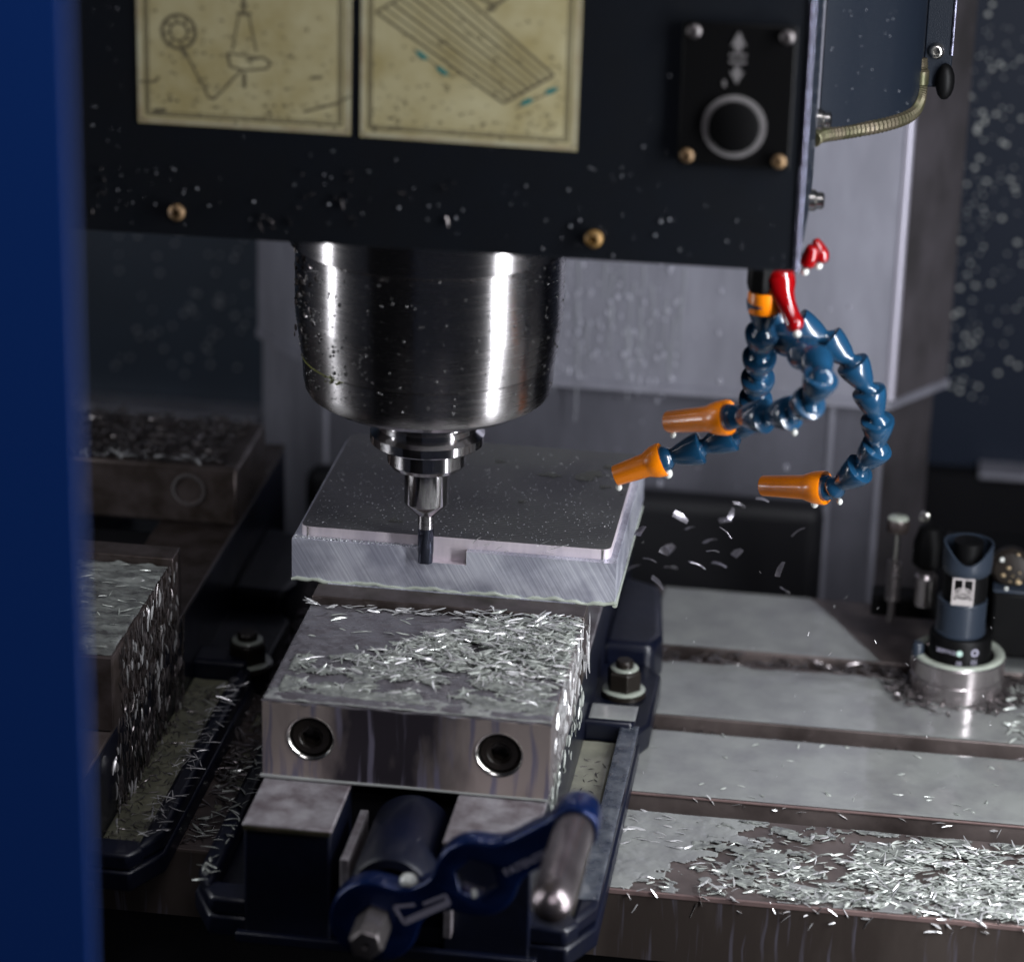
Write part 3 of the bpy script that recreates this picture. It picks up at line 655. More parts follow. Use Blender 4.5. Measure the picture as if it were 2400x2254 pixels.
# right casting with rounded bottom
pl = [(201.6, 18), (209, 26), (217.5, 37), (227, 49), (236, 59), (243, 69), (249, 80), (253, 92), (254, 120), (254, 200), (201.6, 200)]
MB().prism(pl, 'z', 387, 700).build('side_casting', M['head_side'], hd, bevel=1.5)
MB().box(254.2, 270, 150, 190, 384, 700).build('rear_casting', M['head_side'], hd, bevel=1.0)
MB().cyl((269.5, 149.6, 403), (269.5, 149.6, 700), .9, n=8).build('edge_highlight', bpy.data.materials['bright_edge_highlight'], hd)  # rear casting edge gets the same painted highlight
# armoured conduit hanging under the casting
cv = [(200, 8, 387), (203.4, 20, 386.5), (217.3, 40, 384.5), (234.9, 60, 384), (248.2, 80, 385), (252.5, 92, 390), (253, 98, 400), (252, 100, 412)]
def cr_spline(P, m=10):
    P = [Vector(p) for p in P]; out = []
    for i in range(len(P)-1):
        p0, p1, p2, p3 = P[max(i-1, 0)], P[i], P[i+1], P[min(i+2, len(P)-1)]
        for k in range(m):
            t = k/m
            out.append(0.5*((2*p1)+(-p0+p2)*t+(2*p0-5*p1+4*p2-p3)*t*t+(-p0+3*p1-3*p2+p3)*t**3))
    out.append(P[-1]); return out
cc = cr_spline(cv, 16)
MB().tube(cc, [3.9+0.5*(k % 2) for k in range(len(cc))], 12).build('armoured_conduit', M['brass'], hd, smooth=20)
MB().lathe((253, 96, 398), (0, 0, 1), [(3.8, 0), (4.6, 1), (4.6, 8), (3.6, 9)], 16).build('conduit_gland', M['brass'], hd)
def screw(x, y, z, r, m, d=(0, -1, 0), name='screw'):
    s = MB().lathe((x, y, z), d, [(r, 0), (r, r*.25), (r*.85, r*.55), (r*.5, r*.72), (r*.42, r*.72), (r*.38, r*.3), (.05, r*.3)], 24, cap=False)
    return s.build(name, m, hd, smooth=50)
screw(-103.4, -140.1, 369.7, 4.2, M['rustscrew']); screw(102.4, -140.1, 370.2, 4.4, mat('ochre_screw', (0.36, 0.20, 0.05), .5, metal=.3, color2=(.08, .05, .02), vscale=350))
for (x, y, z, r) in ((261, 149.9, 405, 4.6),): screw(x, y, z, r, M['chrome'])
for (x, y, z) in ((201.3, -30, 351+14), (201.5, 0, 400)):
    MB().lathe((x, y, z), (1, 0, 0), [(5.6, 0), (5.6, 2.6), (4.6, 3.4), (4.4, 3.6), (4.4, 6.5), (3.0, 7.4)], 20).build('side_bolt', M['chrome'], hd)
MB().ball((267, 149, 388), 5.5, 1.9, 14, 8).build('dark_grommet', M['black'], hd)
# stickers
def flat(name, poly, m, parent, y0, th=.25): return MB().prism(poly, 'y', y0-th, y0).build(name, m, parent)
def ribbon(mb, pts, wd, y0, th=.06):
    for i in range(len(pts)-1):
        a, b = Vector(pts[i]), Vector(pts[i+1]); d = (b-a)
        if d.length < 1e-6: continue
        d.normalize(); n_ = Vector((-d.y, d.x))*wd/2
        mb.prism([tuple(a-n_), tuple(b-n_), tuple(b+n_), tuple(a+n_)], 'y', y0-th, y0)
for sx0, sx1, zb0, zb1 in ((-122, -17.2, 413.6, 413.8), (-12.6, 92.6, 413.4, 412.8)):
    st = flat('sticker', [(sx0, zb0), (sx1, zb1), (sx1+.6, 560), (sx0+.3, 560)], M['sticker'], hd, -140.05)
    f = MB()
    ribbon(f, [(sx0+4.6, 560), (sx0+4.4, zb0+4.6), (sx1-4.4, zb1+4.6), (sx1-4.2, 560)], .9, -140.32)
    ribbon(f, [(sx0+6, 560), (sx0+5.8, zb0+6), (sx1-5.8, zb1+6), (sx1-5.6, 560)], .45, -140.32)
    f.build('printed_frame', M['print'], st)
    e = MB(); ribbon(e, [(sx0+1.2, 560), (sx0+1.2, zb0+1.4), (sx1-1.2, zb1+1.4), (sx1-1, 560)], 2.2, -140.31); e.build('border', M['sticker_edge'], st)
    d = MB(); g = MB()
    if sx0 < -50:
        c = [(-101+8.2*math.cos(t/18*2*math.pi), 459.5+8.2*math.sin(t/18*2*math.pi)) for t in range(19)]
        ribbon(d, c, 1.5, -140.33)
        ribbon(d, [(-101+4.4*math.cos(t/12*2*math.pi), 459.5+4.4*math.sin(t/12*2*math.pi)) for t in range(13)], 1.0, -140.33)
        for k in range(8):
            t = k/8*2*math.pi; ribbon(d, [(-101+4.4*math.cos(t), 459.5+4.4*math.sin(t)), (-101+8.2*math.cos(t+.3), 459.5+8.2*math.sin(t+.3))], .8, -140.35)
        ribbon(d, [(-98, 450), (-86.5, 428), (-84, 427.5), (-70, 443)], .8, -140.33)
        ribbon(d, [(-99.5, 451), (-97, 448)], 2.0, -140.36)
        for yy, hw in ((500, 2), (484, 2.2), (474, 1.6), (470, 3.5)):
            ribbon(d, [(-69-hw, yy), (-69+hw, yy)], 1.6, -140.33)
        ribbon(d, [(-69, 510), (-69, 470)], 1.4, -140.35)
        ribbon(d, [(-71.5, 469), (-74.8, 452)], .7, -140.33); ribbon(d, [(-66.5, 469), (-63, 452)], .7, -140.33)
        ribbon(d, [(-77, 450), (-76, 444), (-69, 442.5), (-58, 444), (-56, 447), (-60, 449.5), (-68, 447.5)], 1.1, -140.33)
        ribbon(d, [(-77.5, 450.5), (-61, 449)], .8, -140.37)
        ribbon(d, [(-69, 441), (-69, 434)], 1.7, -140.33)
        ribbon(d, [(-121, 434), (-113, 434.5), (-111, 437)], 1.0, -140.33); ribbon(d, [(-40, 424), (-24, 429), (-17.5, 433)], 1.1, -140.33)
        ribbon(d, [(-114, 419.8), (-108, 420.5)], 2.4, -140.37); ribbon(d, [(-36, 441), (-31, 441.5)], 1.4, -140.33)
    else:
        for k in range(9):
            x0, z0 = -5+k*3.7, 474.5+k*2.45
            x1, z1 = 57+k*2.95, 434.2+k*1.85
            ribbon(d, [(x0, z0), (x1, z1)], .85 if k % 2 else 1.25, -140.33)
        ribbon(d, [(-5, 474.5), (25, 494)], .9, -140.36); ribbon(d, [(57, 434.2), (80.6, 449)], 1.2, -140.36)
        ribbon(d, [(42, 485), (52, 481), (58, 486)], 1.6, -140.33); ribbon(d, [(48, 478.5), (52, 480)], 2.5, -140.37)
        ribbon(d, [(13, 458), (33, 445)], .6, -140.33); ribbon(d, [(63, 432), (84, 443.5)], .6, -140.33)
        for cx_, cz_, an in ((17, 455, -34), (27, 448, -34), (68, 435.5, 27), (79.5, 441.5, 27)):
            ca, sa = math.cos(R(an)), math.sin(R(an))
            pl = [(cx_+ca*u_-sa*v_, cz_+sa*u_+ca*v_) for u_, v_ in ((-3.6, 0), (-1.5, 1.2), (2, 1.1), (3.6, 0), (2, -1.1), (-1.5, -1.2))]
            MB().prism(pl, 'y', -140.43, -140.3).build('teal_arrow', M['teal'], st)
    for k in range(170):
        x = rng.uniform(sx0+6, sx1-6); z = 416+rng.beta(1, 2.2)*70; a = rng.uniform(0, 3.1)
        l_ = rng.uniform(.4, 1.5); ribbon(d, [(x, z), (x+l_*math.cos(a), z+l_*.6*math.sin(a))], rng.uniform(.4, 1.1), -140.40-0.0004*k)
    d.build('faded_drawing', M['print'], st)
# switch plate
pls = thing('switch_plate', 'black switch plate with grey ring and double arrow, screwed to the head', 'switch', (167, -141, 445))
MB().box(141, 194, -142.2, -140.2, 410.6, 479).build('plate', M['black'], pls, bevel=.8)
MB().lathe((167, -142.2, 430), (0, -1, 0), [(12.4, 0), (12.4, .35), (15.2, .35), (15.2, 0)], 56, cap=False).build('ring', M['ring'], pls, smooth=60)
MB().lathe((167, -142.2, 430), (0, -1, 0), [(12.3, 0), (12.0, 1.6), (11.2, 2.0), (.1, 2.0)], 48, cap=False).build('button', M['black'], pls)
ar = MB()
ar.prism([(167, 475.5), (163.4, 468.6), (165.4, 469), (165.4, 466), (168.6, 466), (168.6, 469), (170.6, 468.6)], 'y', -142.5, -142.2)
ar.prism([(167, 450.5), (163.6, 456.5), (165.6, 456.3), (165.6, 459), (168.4, 459), (168.4, 456.3), (170.4, 456.5)], 'y', -142.5, -142.2)
ar.prism([(163, 463.6), (171, 463.6), (171, 464.8), (163, 464.8)], 'y', -142.5, -142.2)
ar.prism([(163, 460.4), (171, 460.4), (171, 461.6), (163, 461.6)], 'y', -142.5, -142.2)
ar.prism([(160.6, 452), (162, 452), (162, 449), (160.6, 449)], 'y', -142.5, -142.2)
ar.build('double_arrow', M['ring'], pls)
for x, z in ((146, 474.6), (189.5, 474.2), (145.5, 414.8), (189, 414.6)):
    MB().lathe((x, -142.2, z), (0, -1, 0), [(3.4, 0), (3.4, .8), (2.6, 1.9), (1.6, 2.2), (1.4, 1.2), (.05, 1.2)], 20, cap=False).build('screw', M['rustscrew'] if z < 420 else M['hexsteel'], pls, smooth=50)
# splashes on the head
pts = [(rng.uniform(-145, 195), -140.2, 362+rng.beta(1, 1.6)*52) for _ in range(95)]+[(rng.uniform(-146, -124), -140.2, rng.uniform(365, 495)) for _ in range(26)]+[(rng.uniform(94, 140), -140.2, rng.uniform(365, 495)) for _ in range(9)]
drops('dried_splashes', pts, [.2+.6*rng.rand()**3 for _ in pts], M['dropdim'], 'dried coolant specks on the front of the milling head', (25, -140, 380))
n = 26
chip_cloud('stuck_chips', np.stack([rng.choice([-140, -128, -60, -40, -18, 10, 32], n)+rng.normal(0, 3, n), np.full(n, -140.6), 363+rng.beta(1, 2, n)*40], 1), rng.uniform(-.3, .3, n), rng.uniform(-1.5, 1.5, n), rng.uniform(1.5, 6, n), rng.uniform(.5, 1.3, n), M['chip_dark'], 'small chips stuck to the lower front of the milling head', (-40, -140, 370))
pts = [(201.8, rng.uniform(-130, -5), rng.uniform(362, 490)) for _ in range(60)]+[(rng.uniform(205, 248), -.4, rng.uniform(392, 480)) for _ in range(40)]
drops('dried_splashes', pts, [rng.uniform(.15, .45) for _ in pts], M['dropdim'], 'fine specks on the right side of the milling head', (220, -10, 430))

# ================================================================== COOLANT HOSES
def seg_profile(L, r):
    """one link: ball at the far end, flared socket at the near end; t along the link"""
    return [(r*.86, -.03*L), (r*1.06, .0*L), (r*1.08, .07*L), (r*1.03, .2*L), (r*.96, .34*L), (r*.72, .66*L), (r*.52, .84*L), (r*.53, .9*L), (r*.70, 1.0*L), (r*.78, 1.1*L), (r*.74, 1.2*L), (r*.5, 1.3*L)]
def resample(P, n):
    P = cr_spline(P, 12); d = [0]
    for i in range(1, len(P)): d.append(d[-1]+(P[i]-P[i-1]).length)
    out = []
    for k in range(n+1):
        t = d[-1]*k/n; i = max(0, min(len(P)-2, next((j for j in range(len(d)-1) if d[j+1] >= t), len(P)-2)))
        f = (t-d[i])/max(1e-9, d[i+1]-d[i]); out.append(P[i].lerp(P[i+1], f))
    return out
def hose(label, path, nseg, noz, r=8.4, flip=False, drop_at=()):
    t = thing('coolant_hose', label, 'hose', path[0])
    pts = resample(path, nseg)
    for i in range(nseg):
        a, b = pts[i], pts[i+1]
        if flip: a, b = b, a
        d = b-a
        MB().lathe(a, d, seg_profile(d.length, r), 28).build('hose_link', M['hose'], t, smooth=50)
    a, b = Vector(noz[0]), Vector(noz[1]); L = (b-a).length
    MB().lathe(a, b-a, [(r*.72, 1.5), (r*1.08, -.6), (r*1.12, .6), (r*1.06, L*.16), (r*.92, L*.27), (r*.80, L*.34), (r*.68, L*.98), (r*.64, L), (r*.5, L), (r*.48, L*.9)], 36).build('nozzle', M['orange'], t, smooth=40)
    MB().ball(a, r*.86, 1, 20, 12).build('end_ball', M['hose'], t, smooth=80)
    for (p, s) in drop_at: MB().ball(p, s, 1.15, 12, 8).build('hanging_drop', M['drop'], t, smooth=80)
    return t
A = [(182.5, -62, 320), (182.8, -62, 308.7), (181.7, -55, 293.4), (180.8, -45, 278.8), (180.3, -35, 263.8), (178.9, -25, 249.6), (174.9, -15, 236.1), (166.4, -10, 225.8), (155.7, -10, 219.8), (144.6, -10, 215.7), (133.5, -10, 211.0)]
hose('blue segmented hose hanging straight down with the lowest left orange nozzle', A, 8, ((130.5, -10, 209.6), (105.2, -10, 198.0)), drop_at=(((107.5, -10, 191.5), 1.9), ((134, -11, 202), 2.6)))
B = [(184, -45, 312), (191.4, -50, 299.2), (199.2, -60, 295.7), (207.1, -75, 296.0), (213.8, -95, 298.8), (214.7, -105, 293.1), (211.3, -100, 282.5), (204.8, -90, 272.0), (194.9, -80, 265.4), (184.6, -72, 260.8), (172.1, -63, 256.4)]
hose('blue segmented hose looping towards the viewer with the upper left orange nozzle', B, 8, ((167.2, -60, 254.6), (135.0, -45, 244.3)), drop_at=(((138.2, -46, 237.8), 1.7), ((203, -95, 262), 1.6)))
Cc = [(186.6, -30, 310), (196.9, -28, 298.5), (211.9, -25, 290.9), (224.0, -25, 281.4), (233.4, -25, 271.0), (240.1, -22, 257.1), (244.4, -20, 242.6), (244.7, -15, 227.2), (237.5, -10, 213.8), (225.0, -4, 199.7)]
hose('blue segmented hose curving round at far right with the lowest right orange nozzle', Cc, 8, ((218.4, 0, 196.3), (184.1, 15, 189.0)), drop_at=(((213.5, 0, 186.6), 2.2), ((227, -4, 190.5), 1.7)))
mf = thing('coolant_manifold', 'black coolant manifold with orange collar under the head corner', 'manifold', (186, -50, 330))
MB().lathe((181.5, -62, 359), (0, 0, -1), [(7.5, 0), (7.5, 18), (8.4, 19), (8.6, 30), (7.6, 34)], 8).build('fitting', M['black'], mf, smooth=20, bevel=.5)
MB().lathe((182.5, -62, 325), (0.05, 0, -1), [(8.2, 0), (8.6, 1), (8.9, 8), (8.4, 11)], 32).build('collar', M['orange'], mf)
MB().lathe((194, -40, 359), (-.15, .1, -1), [(6, 0), (6, 34), (8.4, 36), (8.4, 46), (7, 50)], 28).build('fitting', M['black'], mf)
MB().box(172, 200, -72, -25, 350, 360).build('block', M['black'], mf, bevel=1)
def handle(label, pts, rad, flat_=.75):
    t = thing('valve_handle', label, 'handle', pts[0])
    sp_ = cr_spline(pts, 6); n = len(sp_)
    rr = [np.interp(i/(n-1), np.linspace(0, 1, len(rad)), rad) for i in range(n)]
    MB().tube(sp_, rr, 20).build('lever', M['red'], t, smooth=80)
    e = sp_[-1]
    MB().ball((e.x-.4, e.y, e.z-2.0), 2.1, 1.0, 14, 10).build('hanging_drop', M['drop'], t, smooth=80)
handle('long glossy red valve lever slanting down under the head corner', [(186.5, -62, 338), (188.8, -62, 332.3), (191.4, -65, 325), (195, -69, 318.5), (198.8, -73, 312.5), (201.0, -75, 309.6)], [6.5, 8.8, 8.4, 6.2, 4.8, 4.6, 4.9, 2.4])
handle('short red valve lever beside the right edge of the head', [(205, -62, 350), (204.4, -61, 346), (203.2, -60, 341), (202.4, -60, 338)], [2.6, 3.6, 4.2, 4.0, 2])
handle('small round red lever tip at the right edge of the head', [(206, -55, 352), (208.4, -56, 347), (209.6, -57, 343.5), (209, -57, 340.6)], [1.5, 3.2, 4.2, 4.0, 1.8])

# ================================================================== VISE HANDLE (WRENCH)
wr = thing('vise_handle', 'blue anodised vise wrench with hex holes and steel grip on the vise screw', 'wrench', (18, -238, 46))
hub, mid, end = Vector((18, 47)), Vector((68, 76)), Vector((115, 108))
def outline():
    # union of three lobes and necks sampled as an offset curve
    def rad(p):
        d = min((p-hub).length-22.5, (p-mid).length-21.0, (p-end).length-12)
        for a, b, wd in ((hub, mid, 8.5), (mid, end, 10)):
            t = max(0, min(1, (p-a).dot(b-a)/(b-a).length_squared)); d = min(d, (p-(a+(b-a)*t)).length-wd)
        return d
    ax = (end-hub).normalized(); nn = Vector((-ax.y, ax.x)); Lt = (end-hub).length
    up, dn = [], []
    N = 90
    for i in range(N+1):
        s = -22.3+(Lt+22.3+11.9)*(0.5-0.5*math.cos(math.pi*i/N))
        for sg, arr in ((1, up), (-1, dn)):
            lo, hi = 0.0, 32.0
            f = lambda q: rad(hub+ax*s+nn*sg*q)
            q = 0
            for k in range(160):
                qq = 32*(1-k/160)
                if f(qq) < 0: q = qq; break
            arr.append(hub+ax*s+nn*sg*q)
    # smooth necks
    def sm(a):
        for _ in range(4): a = [a[0]]+[(a[i-1]+a[i]*2+a[i+1])/4 for i in range(1, len(a)-1)]+[a[-1]]
        return a
    pts = sm(dn)+list(reversed(sm(up))); out = []
    for p in pts:
        if not out or (p-out[-1]).length > 0.45: out.append(p)
    while (out[0]-out[-1]).length < 0.45: out.pop()
    return [tuple(p) for p in out]
ol = outline()
arm = MB().prism(ol, 'y', -249, -236).build('arm', M['blue'], wr)
cut = MB()
cut.lathe((mid.x, -260, mid.y), (0, 1, 0), [(10.8, 0), (10.8, 40)], 6)
cut.lathe((hub.x, -260, hub.y), (0, 1, 0), [(9.2, 0), (9.2, 40)], 6)
co = cut.build('cutter', M['blue'], wr)
bo = arm.modifiers.new('holes', 'BOOLEAN'); bo.operation = 'DIFFERENCE'; bo.object = co; bo.solver = 'EXACT'
bv = arm.modifiers.new('edge', 'BEVEL'); bv.width = 1.5*MM; bv.segments = 3; bv.limit_method = 'ANGLE'; bv.angle_limit = R(50)
dg = bpy.context.evaluated_depsgraph_get(); me = bpy.data.meshes.new_from_object(arm.evaluated_get(dg)); arm.modifiers.clear(); arm.data = me
me.shade_smooth(); me.set_sharp_from_angle(angle=R(35)); bpy.data.objects.remove(co)
MB().lathe((hub.x, -228, hub.y), (0, -1, 0), [(9.0, 0), (9.0, 41), (8.0, 44), (5.0, 44.2), (1.4, 44.2), (1.3, 41), (.05, 41)], 6, cap=False).build('hex_adapter', M['hexsteel'], wr, smooth=20, bevel=.5)
MB().lathe((end.x, -229, end.y), (0, -1, 0), [(11, 0), (11.8, 2), (11.8, 19), (11, 20.5), (8.6, 20.5)], 40).build('grip_collar', M['blue'], wr, smooth=40)
MB().lathe((end.x, -250, end.y), (-.02, -1, 0), [(9.4, 0), (9.8, 4), (10.4, 62), (10.4, 66), (9.9, 71), (8.6, 76), (6, 79.6), (3, 81.6), (.3, 82.2)], 56).build('grip', M['grip'], wr, smooth=60)
def text(s, size, loc, m, parent, name, rotx=90, rotz=0, roty=0, ext=.1, spacing=1.0, align='CENTER'):
    cu = bpy.data.curves.new(name, 'FONT'); cu.body = s; cu.size = size*MM; cu.extrude = ext*MM; cu.align_x = align; cu.align_y = 'CENTER'; cu.space_character = spacing
    o = bpy.data.objects.new(name, cu); col.objects.link(o)
    bpy.context.view_layer.update()
    me = bpy.data.meshes.new_from_object(o); bpy.data.objects.remove(o)
    rot = Matrix.Rotation(R(rotz), 4, 'Z') @ Matrix.Rotation(R(roty), 4, 'Y') @ Matrix.Rotation(R(rotx), 4, 'X')
    me.transform(Matrix.Translation((Vector(loc)-Vector(parent['_o']))*MM) @ rot)
    me.materials.append(m); o = bpy.data.objects.new(name, me); col.objects.link(o); o.parent = parent; o['_o'] = parent['_o']
    return o
M['ink'] = mat('pale_lettering', (0.30, 0.29, 0.36), 0.5)
text('PATENTED', 5.6, (93.5, -249.3, 88.5), M['ink'], wr, 'lettering', roty=-33, spacing=1.02)
lg = MB(); c0 = Vector((42, 58.5)); ax = Vector((math.cos(R(29)), math.sin(R(29)))); nx_ = Vector((-ax.y, ax.x))
def Lp(u, v_): return tuple(c0+ax*u+nx_*v_)
for a, b in (((-13, 5.5), (-12.5, -5)), ((-12.5, -5), (13, -4)), ((-13, 5.5), (-3, 2.5)), ((13, -4), (13.5, 1.2)), ((13.5, 1.2), (1, 1.2))):
    ribbon(lg, [Lp(*a), Lp(*b)], 1.6, -249.1, .15)
ribbon(lg, [Lp(-11, -3.2), Lp(12.5, -2.3)], 2.0, -249.12, .15)
lg.build('logo_outline', M['ink'], wr)
# milky drops on the wrench
dm = MB(); dm.ball((34, -243, 68.8), 4.6, .8, 14, 8); dm.ball((85, -243, 94.6), 4.6, .8, 14, 8); dm.ball((67, -247, 66.8), 2.0, 1.6, 12, 8)
tag(dm.build('coolant_drops', M['drop'], smooth=80, loc=(60, -243, 75)), 'milky coolant drops sitting on top of the blue wrench', kind='stuff')

# ================================================================== TOOL SETTER
ts = thing('tool_setter', 'round tool length setter on a steel ring at the right of the table', 'tool setter', (302, 172, 0))
sx, sy = 303.5, 181
MB().lathe((sx, sy, 0), (0, 0, 1), [(27, .6), (28.6, 1.6), (28.6, 11.6), (28.0, 12.2), (28.0, 13.2), (29, 14), (29, 23.6), (28, 24.6), (23, 24.6), (22, 20)], 96, cap=False).build('base_ring', M['ring_steel'], ts, smooth=28)
MB().lathe((sx, sy, 24.6), (0, 0, 1), [(28.4, 0), (28, 1.0), (26.8, 1.6), (24.4, 1.5), (22.8, .9), (22, 0)], 80, cap=False).build('coolant_ring', M['coolant_green'], ts, smooth=70)
MB().lathe((sx, sy, 4), (0, 0, 1), [(22.4, 0), (22.4, 16.5)], 64).build('recess', M['black'], ts)
bx_, by_ = 304, 178
MB().lathe((bx_, by_, 20), (0, 0, 1), [(19.2, 0), (19.2, 18.5), (18.2, 20.3), (15, 20.5)], 64).build('foot', M['black'], ts)
rb = [(14.9, 41)]
for k in range(9): rb += [(15.0, 42.5+k*2), (15.0, 43.6+k*2), (14.4, 44.0+k*2), (14.4, 44.4+k*2)]
MB().lathe((bx_-1, by_, 0), (0, 0, 1), [(15.4, 40.6), (15.6, 42.2)]+rb[1:]+[(15.2, 61.4), (15.0, 62.8), (13, 63)], 64).build('ribbed_body', M['setter'], ts, smooth=25)
MB().lathe((bx_, by_, 63), (0, 0, 1), [(13.4, 0), (13.4, 19.5)], 48).build('neck', M['black'], ts)
# upper cup with scooped front
n = 64; vs = []; fs = []
for i in range(n):
    a = 2*math.pi*i/n; fr = max(0, math.cos(a+math.pi/2)); top = 99-(10*fr**3)
    for (r, z) in ((13.6, 80), (14.8, 81.5), (15.2, 86), (15.3, top), (14.0, top), (13.6, 84)):
        vs.append((bx_+r*math.cos(a), by_+r*math.sin(a), z))
for i in range(n):
    j = (i+1) % n
    for k in range(5): fs.append((i*6+k, j*6+k, j*6+k+1, i*6+k+1))
MB().add(vs, fs).build('cup', M['setter'], ts, smooth=40)
MB().lathe((bx_, by_, 82), (0, 0, 1), [(13.4, 0), (13.4, 5), (9, 7), (9, 18), (7, 19)], 40).build('stylus', M['black'], ts)
# pictogram label: frame, stem and disc
lb = MB(); yl = by_-13.7
cxl = bx_-1.5
zs=5.2
lb.box(cxl-6.6, cxl+6.6, yl-.25, yl, 57.8+zs, 61.4+zs)
for x0, x1, z0, z1 in ((-6.6, -5.4, 61.4, 75.5), (5.4, 6.6, 61.4, 75.5), (-5.4, 5.4, 74.3, 75.5), (-.6, .6, 66, 74.3)):
    lb.box(cxl+x0, cxl+x1, yl-.25, yl, z0+zs, z1+zs)
for (rx, rz, zc) in ((4.9, 2.7, 66.2), (4.9, 2.6, 64.0), (2.8, 1.3, 66.2)):
    ribbon(lb, [(cxl+rx*math.cos(q/20*2*math.pi), zs+zc+rz*math.sin(q/20*2*math.pi)) for q in range(21)], .75, yl-.0, .3)
lb.build('pictogram_label', M['label_white'], ts)
# lettering on the foot
fy = by_-19.4
text('SERVICE', 3.4, (bx_-8.6, fy+1.9, 33.5), M['ink'], ts, 'lettering', rotz=-22, ext=.15) 
text('05', 4.2, (bx_+8.6, fy+1.9, 27.5), M['ink'], ts, 'lettering', rotz=24, ext=.15)
text('08', 3.6, (bx_-.5, fy-.3, 27), M['ink'], ts, 'lettering', rotz=-4, ext=.15)
MB().lathe((bx_-.5, fy-.1, 33.6), (0, -1, 0), [(1.9, 0), (1.9, .4), (.1, .5)], 20, cap=False).build('indicator_dot', mat('mint_dot', (.45, .62, .55), .3), ts)
MB().lathe((bx_+8.6, fy+1.9, 34), (.4, -1, 0), [(1.3, 0.1), (1.3, .3), (2.5, .3), (2.5, .1)], 24, cap=False).build('indicator_ring', M['ink'], ts)
MB().lathe((sx-25, sy-9, 25), (0, 0, 1), [(3.6, 0), (3.6, 6), (2.6, 8)], 16).build('cable_gland', M['setter'], ts)
# dirt ring and swarf around
# ---- probe bracket behind the setter
pb = thing('sensor_bracket', 'dark bracket of a sensor arm with thumbscrew behind the tool setter', 'bracket', (290, 235, 0))
MB().lathe((261, 230, 82), (0, 0, 1), [(7, 0), (7.2, 1), (7.2, 6.5), (6.4, 8.2)], 32).build('thumbscrew', M['steel_dark'], pb)
MB().lathe((261, 230, 90.2), (0, 0, 1), [(6.6, 0), (5.8, 1.1), (.1, 1.5)], 32, cap=False).build('coolant_cap', M['coolant_green'], pb, smooth=70)
MB().cyl((261, 230, 60), (261, 230, 82), 1.9, n=16).build('stem', M['chrome'], pb)
hx_ = [(261+4.2*math.cos(t*.9), 230+4.2*math.sin(t*.9), 34+t*.36) for t in range(76)]
MB().tube(hx_, .95, 8).build('spring', M['hexsteel'], pb, smooth=60)
MB().cyl((261, 230, 20), (261, 230, 62), 2.4, n=16).build('spring_rod', M['hexsteel'], pb)
MB().lathe((281, 230, 34), (0, 0, 1), [(7, 0), (7, 19), (5.5, 21)], 32).build('steel_pin', M['ring_steel'], pb)
MB().lathe((281.5, 240, 56), (0, 0, 1), [(8, 0), (10, 2), (10, 16), (7, 26), (2.5, 29)], 24).build('hood', M['black'], pb)
MB().lathe((277, 232, 92), (0, -1, 0), [(3.2, -1), (3.2, 2), (1, 3)], 16).build('bolt', M['chrome'], pb)
MB().box(248, 400, 236, 256, 20, 34).build('arm', M['black'], pb, bevel=2)
MB().box(292, 420, 226, 262, 36, 74).build('housing', M['black'], pb, bevel=3)
MB().box(322, 362, 205, 240, 12, 56).build('sensor_body', M['black'], pb, bevel=2.5)
MB().box(322, 362, 204, 240, 56.1, 58).build('body_lid', M['setter'], pb, bevel=.8)
MB().lathe((332, 224, 68), (0, -1, .1), [(11.5, 0), (12.5, 2), (12.5, 9), (10, 12), (4, 13)], 32).build('knob', M['blackox'], pb)
gm = MB()
for k in range(12): gm.ball((333+rng.normal(0, 3.5), 210.8, 66+rng.normal(0, 5)), rng.uniform(.7, 1.8), .6, 6, 4)
gm.build('gilt_chips', M['gold'], pb, smooth=80)['kind'] = 'stuff'
gm = MB(); gm.ball((297, 224, 76), 2.2, 1, 12, 8); gm.ball((326, 210, 76), 1.6, 1, 10, 6); gm.ball((330, 206, 58.5), 1.3, 1, 8, 6)
gm.build('coolant_drop', M['drop'], pb, smooth=80)

# ================================================================== BLUE DOOR
dr = thing('machine_door', 'blurred bright blue sliding door edge filling the left side', 'door', (-200, -600, 500))
MB().prism([(-500, -604), (-21.5, -604), (-20.5, -603), (-20.5, -601), (-500, -601)], 'z', -200, 1100).build('door_panel', M['door'], dr, bevel=1)
me_ = bpy.data.objects['door_panel']
MB().box(-500, -21.2, -600.8, -597, -200, 1100).build('reflection_blocker', M['void'], dr)  # unseen black sheet added to keep blue out of the spindle's reflection

# ================================================================== CHIPS
def scatter(n, f, zf, **k):
    pts = []
    while len(pts) < n:
        x, y, ok = f()
        if ok: pts.append((x, y, zf(x, y)))
    return np.array(pts)
def clump(x, y, sx, sy, seed): return float(fbm(np.array([x/sx]), np.array([y/sy]), seed, 3)[0])
film('chip_slurry', -55, 90.5, -138, -24, 112.15, 0.6, lambda X, Y: np.where(((Y+143)/122 < 0.44+0.42*np.clip(((X+60)/150-.15)/.6, 0, 1)), 1, -1)*.001+np.where(((Y+143)/122 < 0.44+0.42*np.clip(((X+60)/150-.15)/.6, 0, 1)), 1.6*(fbm(X/13, Y/9, 201, 3)-.45), -1), lambda X, Y: .9+1.6*fbm(X/4, Y/3, 203, 3), M['slurry'], 'pale coolant blobs between the chips on the centre vise jaw')
film('chip_slurry', 160, 560, -106, -20, 0.5, 0.7, lambda X, Y: 1.2*(fbm(X/16, Y/9, 211, 3)-.52)+.5*(fbm(X/3, Y/3, 215, 2)-.5)+np.clip((X-250)/900, -.1, .06), lambda X, Y: .3+1.0*fbm(X/4, Y/3, 213, 3), M['slurry'], 'pale coolant blobs between the chips on the front table strip')
